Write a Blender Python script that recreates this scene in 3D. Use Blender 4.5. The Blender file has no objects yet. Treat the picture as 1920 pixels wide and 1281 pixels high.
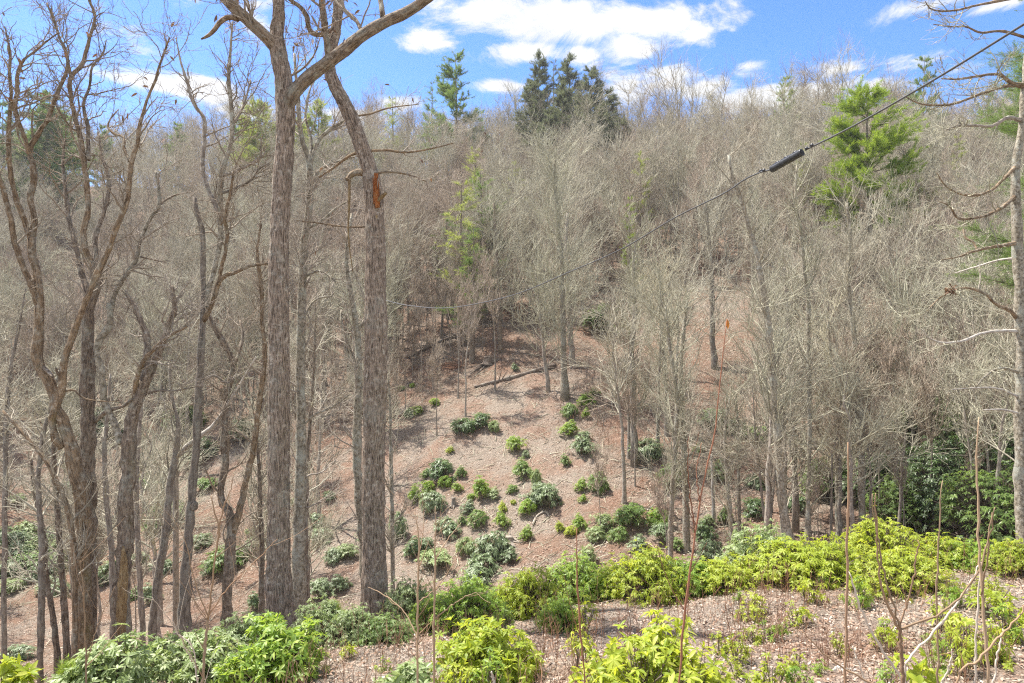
import bpy, math, random
import numpy as np
from mathutils import Vector, Matrix

rng = np.random.default_rng(11)
random.seed(11)
SC = bpy.context.scene
COL = SC.collection
PI = math.pi

# ------------------------------------------------------------------ camera, sky, sun, exposure
F = 1300.0                      # focal length in pixels of the 1920 px wide photograph
EYE = 4.2                       # camera height over the near ground
cam = bpy.data.cameras.new('camera')
cam.sensor_width = 36.0
cam.lens = 36.0 * F / 1920.0
cam.clip_start = 0.1
cam.clip_end = 3000.0
camo = bpy.data.objects.new('camera', cam)
COL.objects.link(camo)
camo.location = (0, 0, EYE)
camo.rotation_euler = (math.radians(90), 0, 0)
SC.camera = camo

SUN_DIR = Vector((-0.52, 0.30, 1.15)).normalized()
SKY_STRENGTH = 0.098
world = bpy.data.worlds.new('World')
SC.world = world
world.use_nodes = True
SC.view_settings.view_transform = 'Standard'
SC.view_settings.look = 'None'
SC.view_settings.exposure = 1.86
SC.view_settings.gamma = 1.0
SC.view_settings.use_curve_mapping = False
sun = bpy.data.lights.new('sun', 'SUN')
sun.energy = 3.1
sun.angle = math.radians(0.6)
sun.color = (1.0, 0.95, 0.87)
suno = bpy.data.objects.new('sun', sun)
COL.objects.link(suno)
suno.location = (-30, 20, 60)
suno.rotation_euler = (-SUN_DIR).to_track_quat('-Z', 'Y').to_euler()
SC.cycles.max_bounces = 6
SC.cycles.diffuse_bounces = 3
SC.cycles.transmission_bounces = 3
SC.cycles.use_denoising = False
SC.cycles.filter_width = 1.2
SC.cycles.sample_clamp_indirect = 4.0


class NT:
    """small helper for node trees"""
    def __init__(s, tree):
        s.t = tree
        s.n = tree.nodes
        s.l = tree.links

    def add(s, kind, **kw):
        n = s.n.new(kind)
        for k, v in kw.items():
            if k == 'inp':
                for a, b in v.items():
                    if isinstance(b, bpy.types.NodeSocket):
                        s.l.new(b, n.inputs[a])
                    else:
                        n.inputs[a].default_value = b
            else:
                setattr(n, k, v)
        return n

    def math(s, op, a, b=0.0, c=None, clamp=False):
        n = s.n.new('ShaderNodeMath')
        n.operation = op
        n.use_clamp = clamp
        for i, v in enumerate((a, b, c)):
            if v is None:
                continue
            if isinstance(v, bpy.types.NodeSocket):
                s.l.new(v, n.inputs[i])
            else:
                n.inputs[i].default_value = v
        return n.outputs[0]

    def vmath(s, op, a, b):
        n = s.n.new('ShaderNodeVectorMath')
        n.operation = op
        for i, v in enumerate((a, b)):
            if v is None:
                continue
            if isinstance(v, bpy.types.NodeSocket):
                s.l.new(v, n.inputs[i])
            else:
                n.inputs[i].default_value = v
        return n

    def mix(s, fac, a, b):
        n = s.n.new('ShaderNodeMix')
        n.data_type = 'RGBA'
        for i, v in ((0, fac), (6, a), (7, b)):
            if isinstance(v, bpy.types.NodeSocket):
                s.l.new(v, n.inputs[i])
            elif i == 0:
                n.inputs[0].default_value = v
            else:
                n.inputs[i].default_value = (*v, 1.0)
        return n.outputs[2]

    def ramp(s, fac, lo, hi, smooth=True):
        n = s.n.new('ShaderNodeMapRange')
        n.interpolation_type = 'SMOOTHSTEP' if smooth else 'LINEAR'
        s.l.new(fac, n.inputs[0])
        n.inputs[1].default_value = lo
        n.inputs[2].default_value = hi
        return n.outputs[0]

    def noise(s, vec, scale, detail=4.0, rough=0.6, dist=0.0):
        n = s.n.new('ShaderNodeTexNoise')
        if vec is not None:
            s.l.new(vec, n.inputs['Vector'])
        n.inputs['Scale'].default_value = scale
        n.inputs['Detail'].default_value = detail
        n.inputs['Roughness'].default_value = rough
        n.inputs['Distortion'].default_value = dist
        return n.outputs[0]


def pixdir(x, y):
    return Vector(((x - 960) / F, 1.0, (640 - y) / F)).normalized()


# sky with fair-weather clouds in view, laid out by compass direction
w = NT(world.node_tree)
w.n.clear()
sky = w.add('ShaderNodeTexSky', sky_type='NISHITA', sun_disc=False)
sky.sun_elevation = math.asin(SUN_DIR.z)
sky.sun_rotation = math.atan2(SUN_DIR.x, SUN_DIR.y)
sky.altitude = 900
sky.air_density = 1.0
sky.dust_density = 0.6
sky.ozone_density = 2.5
tc = w.add('ShaderNodeTexCoord')
dirv = tc.outputs['Generated']
CLOUDS = [(1060, 38, 300, 46), (900, 22, 105, 46), (1190, 40, 200, 44), (1335, 52, 80, 36), (805, 66, 60, 26),
          (985, 100, 105, 27), (1085, 106, 62, 22), (1170, 80, 75, 34), (1245, 158, 125, 32), (1405, 122, 42, 20),
          (1570, 130, 72, 34), (1715, 114, 82, 27), (1750, 8, 130, 24), (1200, 97, 30, 14), (205, 50, 88, 50),
          (280, 155, 120, 22), (375, 160, 60, 18), (1870, 8, 80, 18), (735, 190, 50, 20), (490, 45, 70, 42),
          (350, 5, 60, 24), (660, 215, 70, 18), (500, 215, 60, 20), (1480, 178, 190, 26), (1310, 165, 70, 30), (1640, 165, 90, 24), (1180, 160, 60, 26), (1790, 130, 60, 22), (940, 160, 60, 14)]
blob = None
for (x, y, rx, ry) in CLOUDS:
    c = pixdir(x, y)
    k = c.y / F
    v = w.vmath('SUBTRACT', dirv, tuple(c))
    v = w.vmath('DIVIDE', v.outputs[0], (rx * k, 1.0, ry * k))
    ln = w.vmath('LENGTH', v.outputs[0], None).outputs['Value']
    val = w.math('SUBTRACT', 1.0, ln)
    blob = val if blob is None else w.math('MAXIMUM', blob, val)
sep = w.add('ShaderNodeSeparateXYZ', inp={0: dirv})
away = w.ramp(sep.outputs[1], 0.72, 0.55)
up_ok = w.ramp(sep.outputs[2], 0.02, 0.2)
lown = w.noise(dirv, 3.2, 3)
gen = w.math('MULTIPLY', w.math('MULTIPLY', w.math('SUBTRACT', lown, 0.35), 6.0), away)  # clouds out of view, cover thickened to add white fill light
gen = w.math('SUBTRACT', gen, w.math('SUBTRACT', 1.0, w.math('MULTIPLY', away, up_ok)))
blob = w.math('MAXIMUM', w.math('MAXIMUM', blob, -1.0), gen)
sv = w.vmath('MULTIPLY', dirv, (1.0, 1.0, 2.0)).outputs[0]
n1 = w.noise(sv, 7.0, 10, 0.66, 0.5)
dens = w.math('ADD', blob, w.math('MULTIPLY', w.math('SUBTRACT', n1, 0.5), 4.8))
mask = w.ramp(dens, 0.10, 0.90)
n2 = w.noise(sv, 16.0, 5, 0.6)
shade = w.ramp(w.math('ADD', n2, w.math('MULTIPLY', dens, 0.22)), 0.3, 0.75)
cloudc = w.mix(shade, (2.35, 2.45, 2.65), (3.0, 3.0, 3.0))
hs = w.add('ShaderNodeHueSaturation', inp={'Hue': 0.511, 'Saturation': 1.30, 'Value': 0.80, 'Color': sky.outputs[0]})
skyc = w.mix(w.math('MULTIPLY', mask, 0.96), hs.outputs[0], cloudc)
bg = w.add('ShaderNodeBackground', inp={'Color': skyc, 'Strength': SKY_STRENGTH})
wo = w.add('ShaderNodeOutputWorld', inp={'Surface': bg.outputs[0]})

# ------------------------------------------------------------------ terrain height
DK = np.array([0, 4, 8, 10, 12, 14, 16, 18, 20, 24, 28, 32, 36, 42, 50, 60, 75, 90, 110, 130, 160, 200, 260, 420], float)
UK = np.array([-1.2, -0.585, -0.3, 0.0, 0.2, 0.45, 0.7, 1.2])
PROF = np.array([
    [-4.0, -4.1, -4.7, -5.5, -6.4, -7.4, -8.5, -9.6, -10.8, -12.8, -14.2, -15, -15.2, -14.8, -13.2, -9.7, -3, 4, 14, 24, 36, 46, 48, 38],
    [-4.0, -4.05, -4.5, -5.2, -6.0, -6.9, -7.9, -9.0, -10.2, -12.5, -14.0, -14.8, -15, -14.6, -13, -9.5, -3, 4, 14, 24, 35, 45, 48, 40],
    [-4.0, -4.0, -4.3, -4.75, -5.25, -5.8, -6.9, -8.3, -9.7, -12.0, -13.0, -13.2, -12.6, -11, -8, -3.5, 4, 11, 20, 28, 36, 41, 40, 30],
    [-4.0, -4.0, -4.25, -4.55, -4.95, -5.4, -6.2, -7.4, -8.7, -10.9, -11.6, -10.9, -9.6, -7.3, -3.8, 0.6, 7, 14.0, 24.5, 34.5, 40, 41, 34, 12],
    [-4.0, -4.0, -4.15, -4.4, -4.7, -5.0, -5.6, -6.6, -7.8, -9.6, -10.0, -9.2, -8.0, -5.8, -2.3, 2, 9, 15.8, 25, 33, 38, 38, 31, 12],
    [-4.0, -3.9, -4.0, -4.2, -4.4, -4.65, -5.3, -6.3, -7.2, -8.6, -9.0, -8.3, -7.0, -4.6, -1.2, 3.5, 10.5, 16.8, 26, 34, 37.5, 37, 30, 12],
    [-4.0, -3.85, -3.9, -4.05, -4.2, -4.45, -5.0, -5.8, -6.5, -7.5, -7.8, -7.0, -5.8, -3.5, 0, 4.5, 11, 17, 25.5, 33, 37, 37, 30, 12],
    [-4.0, -3.8, -3.85, -3.95, -4.1, -4.3, -4.6, -5.2, -5.9, -6.9, -7.2, -6.4, -5.2, -3.0, 0.5, 5, 11.5, 17.5, 24, 30, 34, 34, 28, 12]])
_ld = np.linspace(0, math.log(430), 700)
_fine = np.array([np.interp(np.exp(_ld) - 1, DK, p) for p in PROF])
_k = np.exp(-0.5 * (np.arange(-14, 15) / 5.0) ** 2)
_k /= _k.sum()
_fine = np.array([np.convolve(np.pad(p, 14, mode='edge'), _k, 'valid') for p in _fine])
_uf = np.linspace(UK[0], UK[-1], 121)
_tab = np.array([np.interp(_uf, UK, _fine[:, j]) for j in range(_fine.shape[1])]).T
_k2 = np.exp(-0.5 * (np.arange(-8, 9) / 3.5) ** 2)
_k2 /= _k2.sum()
_tab = np.array([np.convolve(np.pad(_tab[:, j], 8, mode='edge'), _k2, 'valid') for j in range(_tab.shape[1])]).T

_lat = rng.random((64, 64))


def vnoise(x, y):
    """periodic value noise, 64 cells"""
    xi = np.floor(x).astype(int)
    yi = np.floor(y).astype(int)
    fx = x - xi
    fy = y - yi
    fx = fx * fx * (3 - 2 * fx)
    fy = fy * fy * (3 - 2 * fy)
    a = _lat[xi % 64, yi % 64]
    b = _lat[(xi + 1) % 64, yi % 64]
    c = _lat[xi % 64, (yi + 1) % 64]
    d = _lat[(xi + 1) % 64, (yi + 1) % 64]
    return (a * (1 - fx) + b * fx) * (1 - fy) + (c * (1 - fx) + d * fx) * fy


def ground(X, Y):
    X = np.asarray(X, float)
    Y = np.asarray(Y, float)
    d = np.maximum(Y, 0.0)
    u = np.clip(X / np.maximum(d, 6.0), UK[0], UK[-1])
    fu = (u - UK[0]) / (UK[-1] - UK[0]) * 120
    fd = np.clip(np.log(d + 1) / math.log(430) * 699, 0, 698.999)
    iu = np.clip(np.floor(fu).astype(int), 0, 119)
    idd = np.floor(fd).astype(int)
    a = fu - iu
    b = fd - idd
    z = (_tab[iu, idd] * (1 - a) + _tab[iu + 1, idd] * a) * (1 - b) + (_tab[iu, idd + 1] * (1 - a) + _tab[iu + 1, idd + 1] * a) * b
    amp = np.clip(d / 40.0, 0.25, 2.0)
    z = z + amp * 0.35 * (vnoise(X * 0.23 + 7, Y * 0.23) - 0.5) + 0.16 * (vnoise(X * 1.1, Y * 1.1 + 3) - 0.5) + 0.06 * (vnoise(X * 4.1, Y * 4.1) - 0.5)
    return z + EYE


def gz(x, y):
    return float(ground(np.array([x]), np.array([y]))[0])


def world_at(x, y, d):
    """the place d metres in front of the camera that shows at photo pixel x, y"""
    return Vector(((x - 960) / F * d, d, (640 - y) / F * d + EYE))


def ground_at(x, y, dmin=26.0, dmax=200.0):
    """where the line of sight through photo pixel x, y meets the slope beyond dmin"""
    d = np.arange(dmin, dmax, 0.1)
    X = (x - 960) / F * d
    zr = (640 - y) / F * d + EYE
    hit = np.nonzero(ground(X, d) >= zr)[0]
    if len(hit) == 0:
        return None
    i = hit[0]
    return Vector((X[i], d[i], gz(X[i], d[i])))


def on_ground(x, d):
    X = (x - 960) / F * d
    return Vector((X, d, gz(X, d)))


def to_pix(X, Y, Z):
    return 960 + F * X / Y, 640 - F * (Z - EYE) / Y


# ------------------------------------------------------------------ mesh helpers
class Geo:
    def __init__(s):
        s.v, s.q, s.t, s.tint, s.bark, s.n = [], [], [], [], [], 0

    def add(s, v, quads=None, tris=None, tint=None, bark=None):
        m = len(v)
        s.v.append(np.asarray(v, np.float32))
        if quads is not None and len(quads):
            s.q.append(np.asarray(quads, np.int64) + s.n)
        if tris is not None and len(tris):
            s.t.append(np.asarray(tris, np.int64) + s.n)
        s.tint.append(np.full(m, 0.5, np.float32) if tint is None else np.broadcast_to(np.asarray(tint, np.float32), (m,)))
        s.bark.append(np.zeros((m, 3), np.float32) if bark is None else np.asarray(bark, np.float32))
        s.n += m

    def tubes(s, P, R, S=5, tint=0.5, cap=False, disp=None):
        P = np.asarray(P, float)
        R = np.asarray(R, float)
        if P.ndim == 2:
            P, R = P[None], R[None]
        M, N, _ = P.shape
        if M == 0:
            return
        T = np.gradient(P, axis=1)
        T /= np.linalg.norm(T, axis=2, keepdims=True) + 1e-9
        mean = np.abs(T.mean(axis=1))
        ref = np.eye(3)[np.argmin(mean, axis=1)][:, None, :]
        n1 = np.cross(T, ref)
        n1 /= np.linalg.norm(n1, axis=2, keepdims=True) + 1e-9
        n2 = np.cross(T, n1)
        a = np.arange(S) * 2 * PI / S
        ca, sa = np.cos(a), np.sin(a)
        L = np.concatenate([np.zeros((M, 1)), np.cumsum(np.linalg.norm(np.diff(P, axis=1), axis=2), axis=1)], axis=1)
        rad = np.repeat(R[:, :, None], S, axis=2)
        if disp is not None:
            rad = rad + disp(a, L, R)
        V = P[:, :, None, :] + rad[..., None] * (ca[None, None, :, None] * n1[:, :, None, :] + sa[None, None, :, None] * n2[:, :, None, :])
        off = rng.random((M, 1, 1)) * 50
        B = np.stack([R[:, :, None] * ca, R[:, :, None] * sa, np.repeat(L[:, :, None], S, 2) + off], axis=-1)
        idx = np.arange(M * N * S).reshape(M, N, S)
        i0 = idx[:, :-1, :]
        i1 = idx[:, 1:, :]
        q = np.stack([i0, np.roll(i0, -1, 2), np.roll(i1, -1, 2), i1], axis=-1).reshape(-1, 4)
        tris = None
        V = V.reshape(-1, 3)
        B = B.reshape(-1, 3)
        if cap:
            ends = np.concatenate([P[:, -1], P[:, 0]])
            c0 = len(V)
            V = np.concatenate([V, ends])
            B = np.concatenate([B, np.zeros((2 * M, 3))])
            tr = []
            for m in range(M):
                for k in range(S):
                    tr.append((idx[m, -1, k], idx[m, -1, (k + 1) % S], c0 + m))
                    tr.append((idx[m, 0, (k + 1) % S], idx[m, 0, k], c0 + M + m))
            tris = np.array(tr)
        if np.ndim(tint) == 1:
            tint = np.repeat(np.asarray(tint), N * S)
            if cap:
                tint = np.concatenate([tint, np.full(2 * M, 0.5)])
        s.add(V, q, tris, tint, B)

    def leaves(s, base, d, up, L, W, droop=0.3, tint=None, fine=False, fold=0.15):
        """leaf blades that start at base, run along d and bend down; 4 faces, or 8 triangles with a folded midrib"""
        base = np.asarray(base, float)
        M = len(base)
        if M == 0:
            return
        d = d / (np.linalg.norm(d, axis=1, keepdims=True) + 1e-9)
        side = np.cross(d, up)
        side /= np.linalg.norm(side, axis=1, keepdims=True) + 1e-9
        nrm = np.cross(side, d)
        L = np.broadcast_to(L, (M,))[:, None]
        W = np.broadcast_to(W, (M,))[:, None]
        dr = np.broadcast_to(droop, (M,))[:, None]

        def pt(t, wd, h=0.0):
            down = np.array([0, 0, -1.0])[None] * dr * L * t * t
            return base + d * L * t + side * W * wd * 0.5 + down + nrm * W * h
        if fine:
            pts = [pt(0, 0), pt(.3, -.8, fold), pt(.3, 0), pt(.3, .8, fold), pt(.65, -.95, fold), pt(.65, 0), pt(.65, .95, fold), pt(1, 0)]
            k = len(pts)
            tr = [(0, 2, 1), (0, 3, 2), (1, 2, 5), (1, 5, 4), (2, 3, 6), (2, 6, 5), (4, 5, 7), (5, 6, 7)]
        else:
            pts = [pt(0, 0), pt(.4, -.95, fold), pt(.4, .95, fold), pt(.75, -.7, fold * .6), pt(.75, .7, fold * .6), pt(1, 0)]
            k = len(pts)
            tr = [(0, 2, 1), (1, 2, 4), (1, 4, 3), (3, 4, 5)]
        V = np.stack(pts, axis=1).reshape(-1, 3)
        tri = (np.array(tr)[None] + (np.arange(M) * k)[:, None, None]).reshape(-1, 3)
        if tint is None:
            tint = rng.random(M)
        s.add(V, None, tri, np.repeat(np.broadcast_to(tint, (M,)), k))

    def blades(s, base, d, side, L, W, tint=None):
        """single thin triangles (needles)"""
        M = len(base)
        V = np.stack([base - side * np.reshape(W, (-1, 1)) * .5, base + side * np.reshape(W, (-1, 1)) * .5, base + d * np.reshape(L, (-1, 1))], axis=1).reshape(-1, 3)
        tri = np.arange(3 * M).reshape(-1, 3)
        s.add(V, None, tri, np.repeat(rng.random(M) if tint is None else np.broadcast_to(tint, (M,)), 3))

    def mesh(s, name, mat, smooth=True):
        V = np.concatenate(s.v)
        q = np.concatenate(s.q) if s.q else np.zeros((0, 4), np.int64)
        t = np.concatenate(s.t) if s.t else np.zeros((0, 3), np.int64)
        me = bpy.data.meshes.new(name)
        me.vertices.add(len(V))
        me.vertices.foreach_set('co', V.ravel())
        li = np.concatenate([q.ravel(), t.ravel()]).astype(np.int32)
        me.loops.add(len(li))
        me.loops.foreach_set('vertex_index', li)
        me.polygons.add(len(q) + len(t))
        st = np.concatenate([np.arange(len(q)) * 4, len(q) * 4 + np.arange(len(t)) * 3]).astype(np.int32)
        me.polygons.foreach_set('loop_start', st)
        me.polygons.foreach_set('use_smooth', np.full(len(st), smooth))
        at = me.attributes.new('tint', 'FLOAT', 'POINT')
        at.data.foreach_set('value', np.concatenate(s.tint).astype(np.float32))
        ab = me.attributes.new('bark', 'FLOAT_VECTOR', 'POINT')
        ab.data.foreach_set('vector', np.concatenate(s.bark).astype(np.float32).ravel())
        me.update(calc_edges=True)
        if mat is not None:
            me.materials.append(mat)
        return me

    def build(s, name, mat, parent=None, smooth=True, kind=None):
        return link(name, s.mesh(name, mat, smooth), parent, kind)


def link(name, me, parent=None, kind=None, mat=None):
    o = bpy.data.objects.new(name, me)
    COL.objects.link(o)
    if parent is not None:
        o.parent = parent
    if kind:
        o['kind'] = kind
    if mat is not None:
        o.material_slots[0].link = 'OBJECT'
        o.material_slots[0].material = mat
    return o


def tag(o, label, cat, group=None):
    o['label'] = label
    o['category'] = cat
    if group:
        o['group'] = group
    return o


def thing(name, label, cat, loc=(0, 0, 0), group=None, rz=0.0, scale=None):
    o = bpy.data.objects.new(name, None)
    COL.objects.link(o)
    o.location = loc
    o.rotation_euler = (0, 0, rz)
    if scale is not None:
        o.scale = scale if hasattr(scale, '__len__') else (scale,) * 3
    o.empty_display_size = 0.2
    return tag(o, label, cat, group)


def spline(pts, N, closed=False):
    """Catmull-Rom through pts (k, c), resampled to N"""
    p = np.asarray(pts, float)
    seg = np.linalg.norm(np.diff(p[:, :3], axis=0), axis=1)
    t = np.concatenate([[0], np.cumsum(seg)])
    t /= t[-1]
    m = np.gradient(p, t, axis=0) if len(p) > 2 else np.repeat((p[1] - p[0])[None], 2, 0)
    s = np.linspace(0, 1, N)
    i = np.clip(np.searchsorted(t, s, side='right') - 1, 0, len(p) - 2)
    h = (t[i + 1] - t[i])[:, None]
    x = ((s - t[i])[:, None]) / h
    return ((2 * x**3 - 3 * x**2 + 1) * p[i] + (x**3 - 2 * x**2 + x) * h * m[i] + (-2 * x**3 + 3 * x**2) * p[i + 1] + (x**3 - x**2) * h * m[i + 1])


def spawn(P, R, n, t0, t1, length, ang, N, ratio, tip, crook, trop, r, rmax=None, weights=None):
    """n branches from the parent curves P (M, K, 3) with radii R; returns their curves and radii"""
    M, K, _ = P.shape
    if weights is None:
        weights = np.linalg.norm(np.diff(P, axis=1), axis=2).sum(1)
    pi = r.choice(M, n, p=weights / weights.sum())
    t = t0 + (t1 - t0) * r.random(n)
    f = t * (K - 1)
    i = np.minimum(f.astype(int), K - 2)
    a = (f - i)[:, None]
    pos = P[pi, i] * (1 - a) + P[pi, i + 1] * a
    T = P[pi, i + 1] - P[pi, i]
    T /= np.linalg.norm(T, axis=1, keepdims=True) + 1e-9
    rad = R[pi, i] * (1 - a[:, 0]) + R[pi, i + 1] * a[:, 0]
    rv = r.normal(size=(n, 3))
    rv -= (rv * T).sum(1, keepdims=True) * T
    rv /= np.linalg.norm(rv, axis=1, keepdims=True) + 1e-9
    an = np.radians(ang[0] + (ang[1] - ang[0]) * r.random(n))[:, None]
    d = np.cos(an) * T + np.sin(an) * rv
    L = length(t, r.random(n)) if callable(length) else length * (0.6 + 0.8 * r.random(n))
    step = (L / (N - 1))[:, None]
    C = np.empty((n, N, 3))
    C[:, 0] = pos
    for k in range(1, N):
        d = d + crook * r.normal(size=(n, 3)) + np.array([0, 0, trop])
        d /= np.linalg.norm(d, axis=1, keepdims=True)
        C[:, k] = C[:, k - 1] + d * step
    r0 = np.maximum(rad * ratio, tip)
    if rmax is not None:
        r0 = np.minimum(r0, rmax)
    RR = r0[:, None] + (tip - r0)[:, None] * np.linspace(0, 1, N)[None] ** 0.8
    return C, RR

# ------------------------------------------------------------------ materials
def newmat(name):
    m = bpy.data.materials.new(name)
    m.use_nodes = True
    t = NT(m.node_tree)
    t.n.clear()
    out = t.add('ShaderNodeOutputMaterial')
    return m, t, out


def bark_mat(name, dark, mid, pale, sc=26.0, gain=1.4, bump=0.6, lichen=(0.36, 0.37, 0.32), lich=0.35, moss=0.0, hue_var=0.12, stretch=0.16, stain=0.4):
    dark, mid, pale = [tuple(min(0.7, x * gain) for x in c) for c in (dark, mid, pale)]
    m, t, out = newmat(name)
    at = t.add('ShaderNodeAttribute', attribute_name='bark')
    info = t.add('ShaderNodeObjectInfo')
    vec = t.vmath('MULTIPLY', at.outputs['Vector'], (1, 1, stretch)).outputs[0]
    n1 = t.noise(vec, sc, 6, 0.65, 0.4)
    n2 = t.noise(at.outputs['Vector'], 2.2, 4, 0.6)
    n3 = t.noise(at.outputs['Vector'], 9.0, 5, 0.7)
    c = t.mix(t.ramp(n1, 0.36, 0.62), dark, mid)
    c = t.mix(t.math('MULTIPLY', t.ramp(n3, 0.5, 0.72), 0.8), c, pale)
    n5 = t.noise(at.outputs['Vector'], 0.9, 5, 0.65)
    c = t.mix(t.math('MULTIPLY', t.ramp(n5, 0.52, 0.68), stain), c, tuple(x * 0.9 for x in dark))
    lf = t.math('MULTIPLY', t.ramp(t.math('ADD', n2, t.math('MULTIPLY', n3, 0.5)), 0.72, 0.98), lich)
    c = t.mix(lf, c, lichen)
    if moss:
        n4 = t.noise(at.outputs['Vector'], 1.3, 5, 0.7)
        c = t.mix(t.math('MULTIPLY', t.ramp(n4, 0.56, 0.7), moss), c, (0.13, 0.11, 0.035))
    hs = t.add('ShaderNodeHueSaturation', inp={'Color': c, 'Value': t.math('ADD', t.math('MULTIPLY', info.outputs['Random'], hue_var * 2), 1 - hue_var)})
    b = t.add('ShaderNodeBump', inp={'Strength': bump, 'Distance': 0.03, 'Height': n1})
    p = t.add('ShaderNodeBsdfPrincipled', inp={'Base Color': hs.outputs[0], 'Roughness': 0.9, 'Normal': b.outputs[0]})
    p.inputs['Specular IOR Level'].default_value = 0.15
    t.l.new(p.outputs[0], out.inputs[0])
    return m


def twig_mat(name, cols, val=0.25):
    """cols: three colours between which whole trees vary"""
    m, t, out = newmat(name)
    info = t.add('ShaderNodeObjectInfo')
    at = t.add('ShaderNodeAttribute', attribute_name='tint')
    r = info.outputs['Random']
    c = t.mix(t.ramp(r, 0.0, 0.5, False), cols[0], cols[1])
    c = t.mix(t.ramp(r, 0.5, 1.0, False), c, cols[2])
    hs = t.add('ShaderNodeHueSaturation', inp={'Color': c, 'Value': t.math('ADD', t.math('MULTIPLY', at.outputs['Fac'], val * 2), 1 - val)})
    p = t.add('ShaderNodeBsdfPrincipled', inp={'Base Color': hs.outputs[0], 'Roughness': 0.85})
    p.inputs['Specular IOR Level'].default_value = 0.2
    t.l.new(p.outputs[0], out.inputs[0])
    return m


def leaf_mat(name, a, b, c, trans=(0.3, 0.42, 0.03), tf=0.4, rough=0.38, spec=0.5, obj=True):
    m, t, out = newmat(name)
    info = t.add('ShaderNodeObjectInfo')
    at = t.add('ShaderNodeAttribute', attribute_name='tint')
    f = at.outputs['Fac']
    if obj:
        f = t.math('FRACT', t.math('ADD', f, info.outputs['Random']))
    col = t.mix(t.ramp(f, 0.0, 0.6, False), a, b)
    col = t.mix(t.ramp(f, 0.75, 1.0, False), col, c)
    tcol = t.mix(t.ramp(f, 0.0, 1.0, False), tuple(x * 0.7 for x in trans), trans)
    p = t.add('ShaderNodeBsdfPrincipled', inp={'Base Color': col, 'Roughness': rough})
    p.inputs['Specular IOR Level'].default_value = spec
    tr = t.add('ShaderNodeBsdfTranslucent', inp={'Color': tcol})
    mx = t.add('ShaderNodeMixShader', inp={0: tf, 1: p.outputs[0], 2: tr.outputs[0]})
    t.l.new(mx.outputs[0], out.inputs[0])
    return m


def plain_mat(name, col, rough=0.5, metal=0.0, spec=0.5, nscale=0, namt=0.2):
    m, t, out = newmat(name)
    p = t.add('ShaderNodeBsdfPrincipled', inp={'Roughness': rough, 'Metallic': metal})
    p.inputs['Specular IOR Level'].default_value = spec
    if nscale:
        g = t.add('ShaderNodeTexCoord')
        n = t.noise(g.outputs['Object'], nscale, 5, 0.65)
        c = t.mix(t.ramp(n, 0.3, 0.7), tuple(x * (1 - namt) for x in col), tuple(min(1, x * (1 + namt)) for x in col))
        t.l.new(c, p.inputs['Base Color'])
    else:
        p.inputs['Base Color'].default_value = (*col, 1)
    t.l.new(p.outputs[0], out.inputs[0])
    return m


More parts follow.
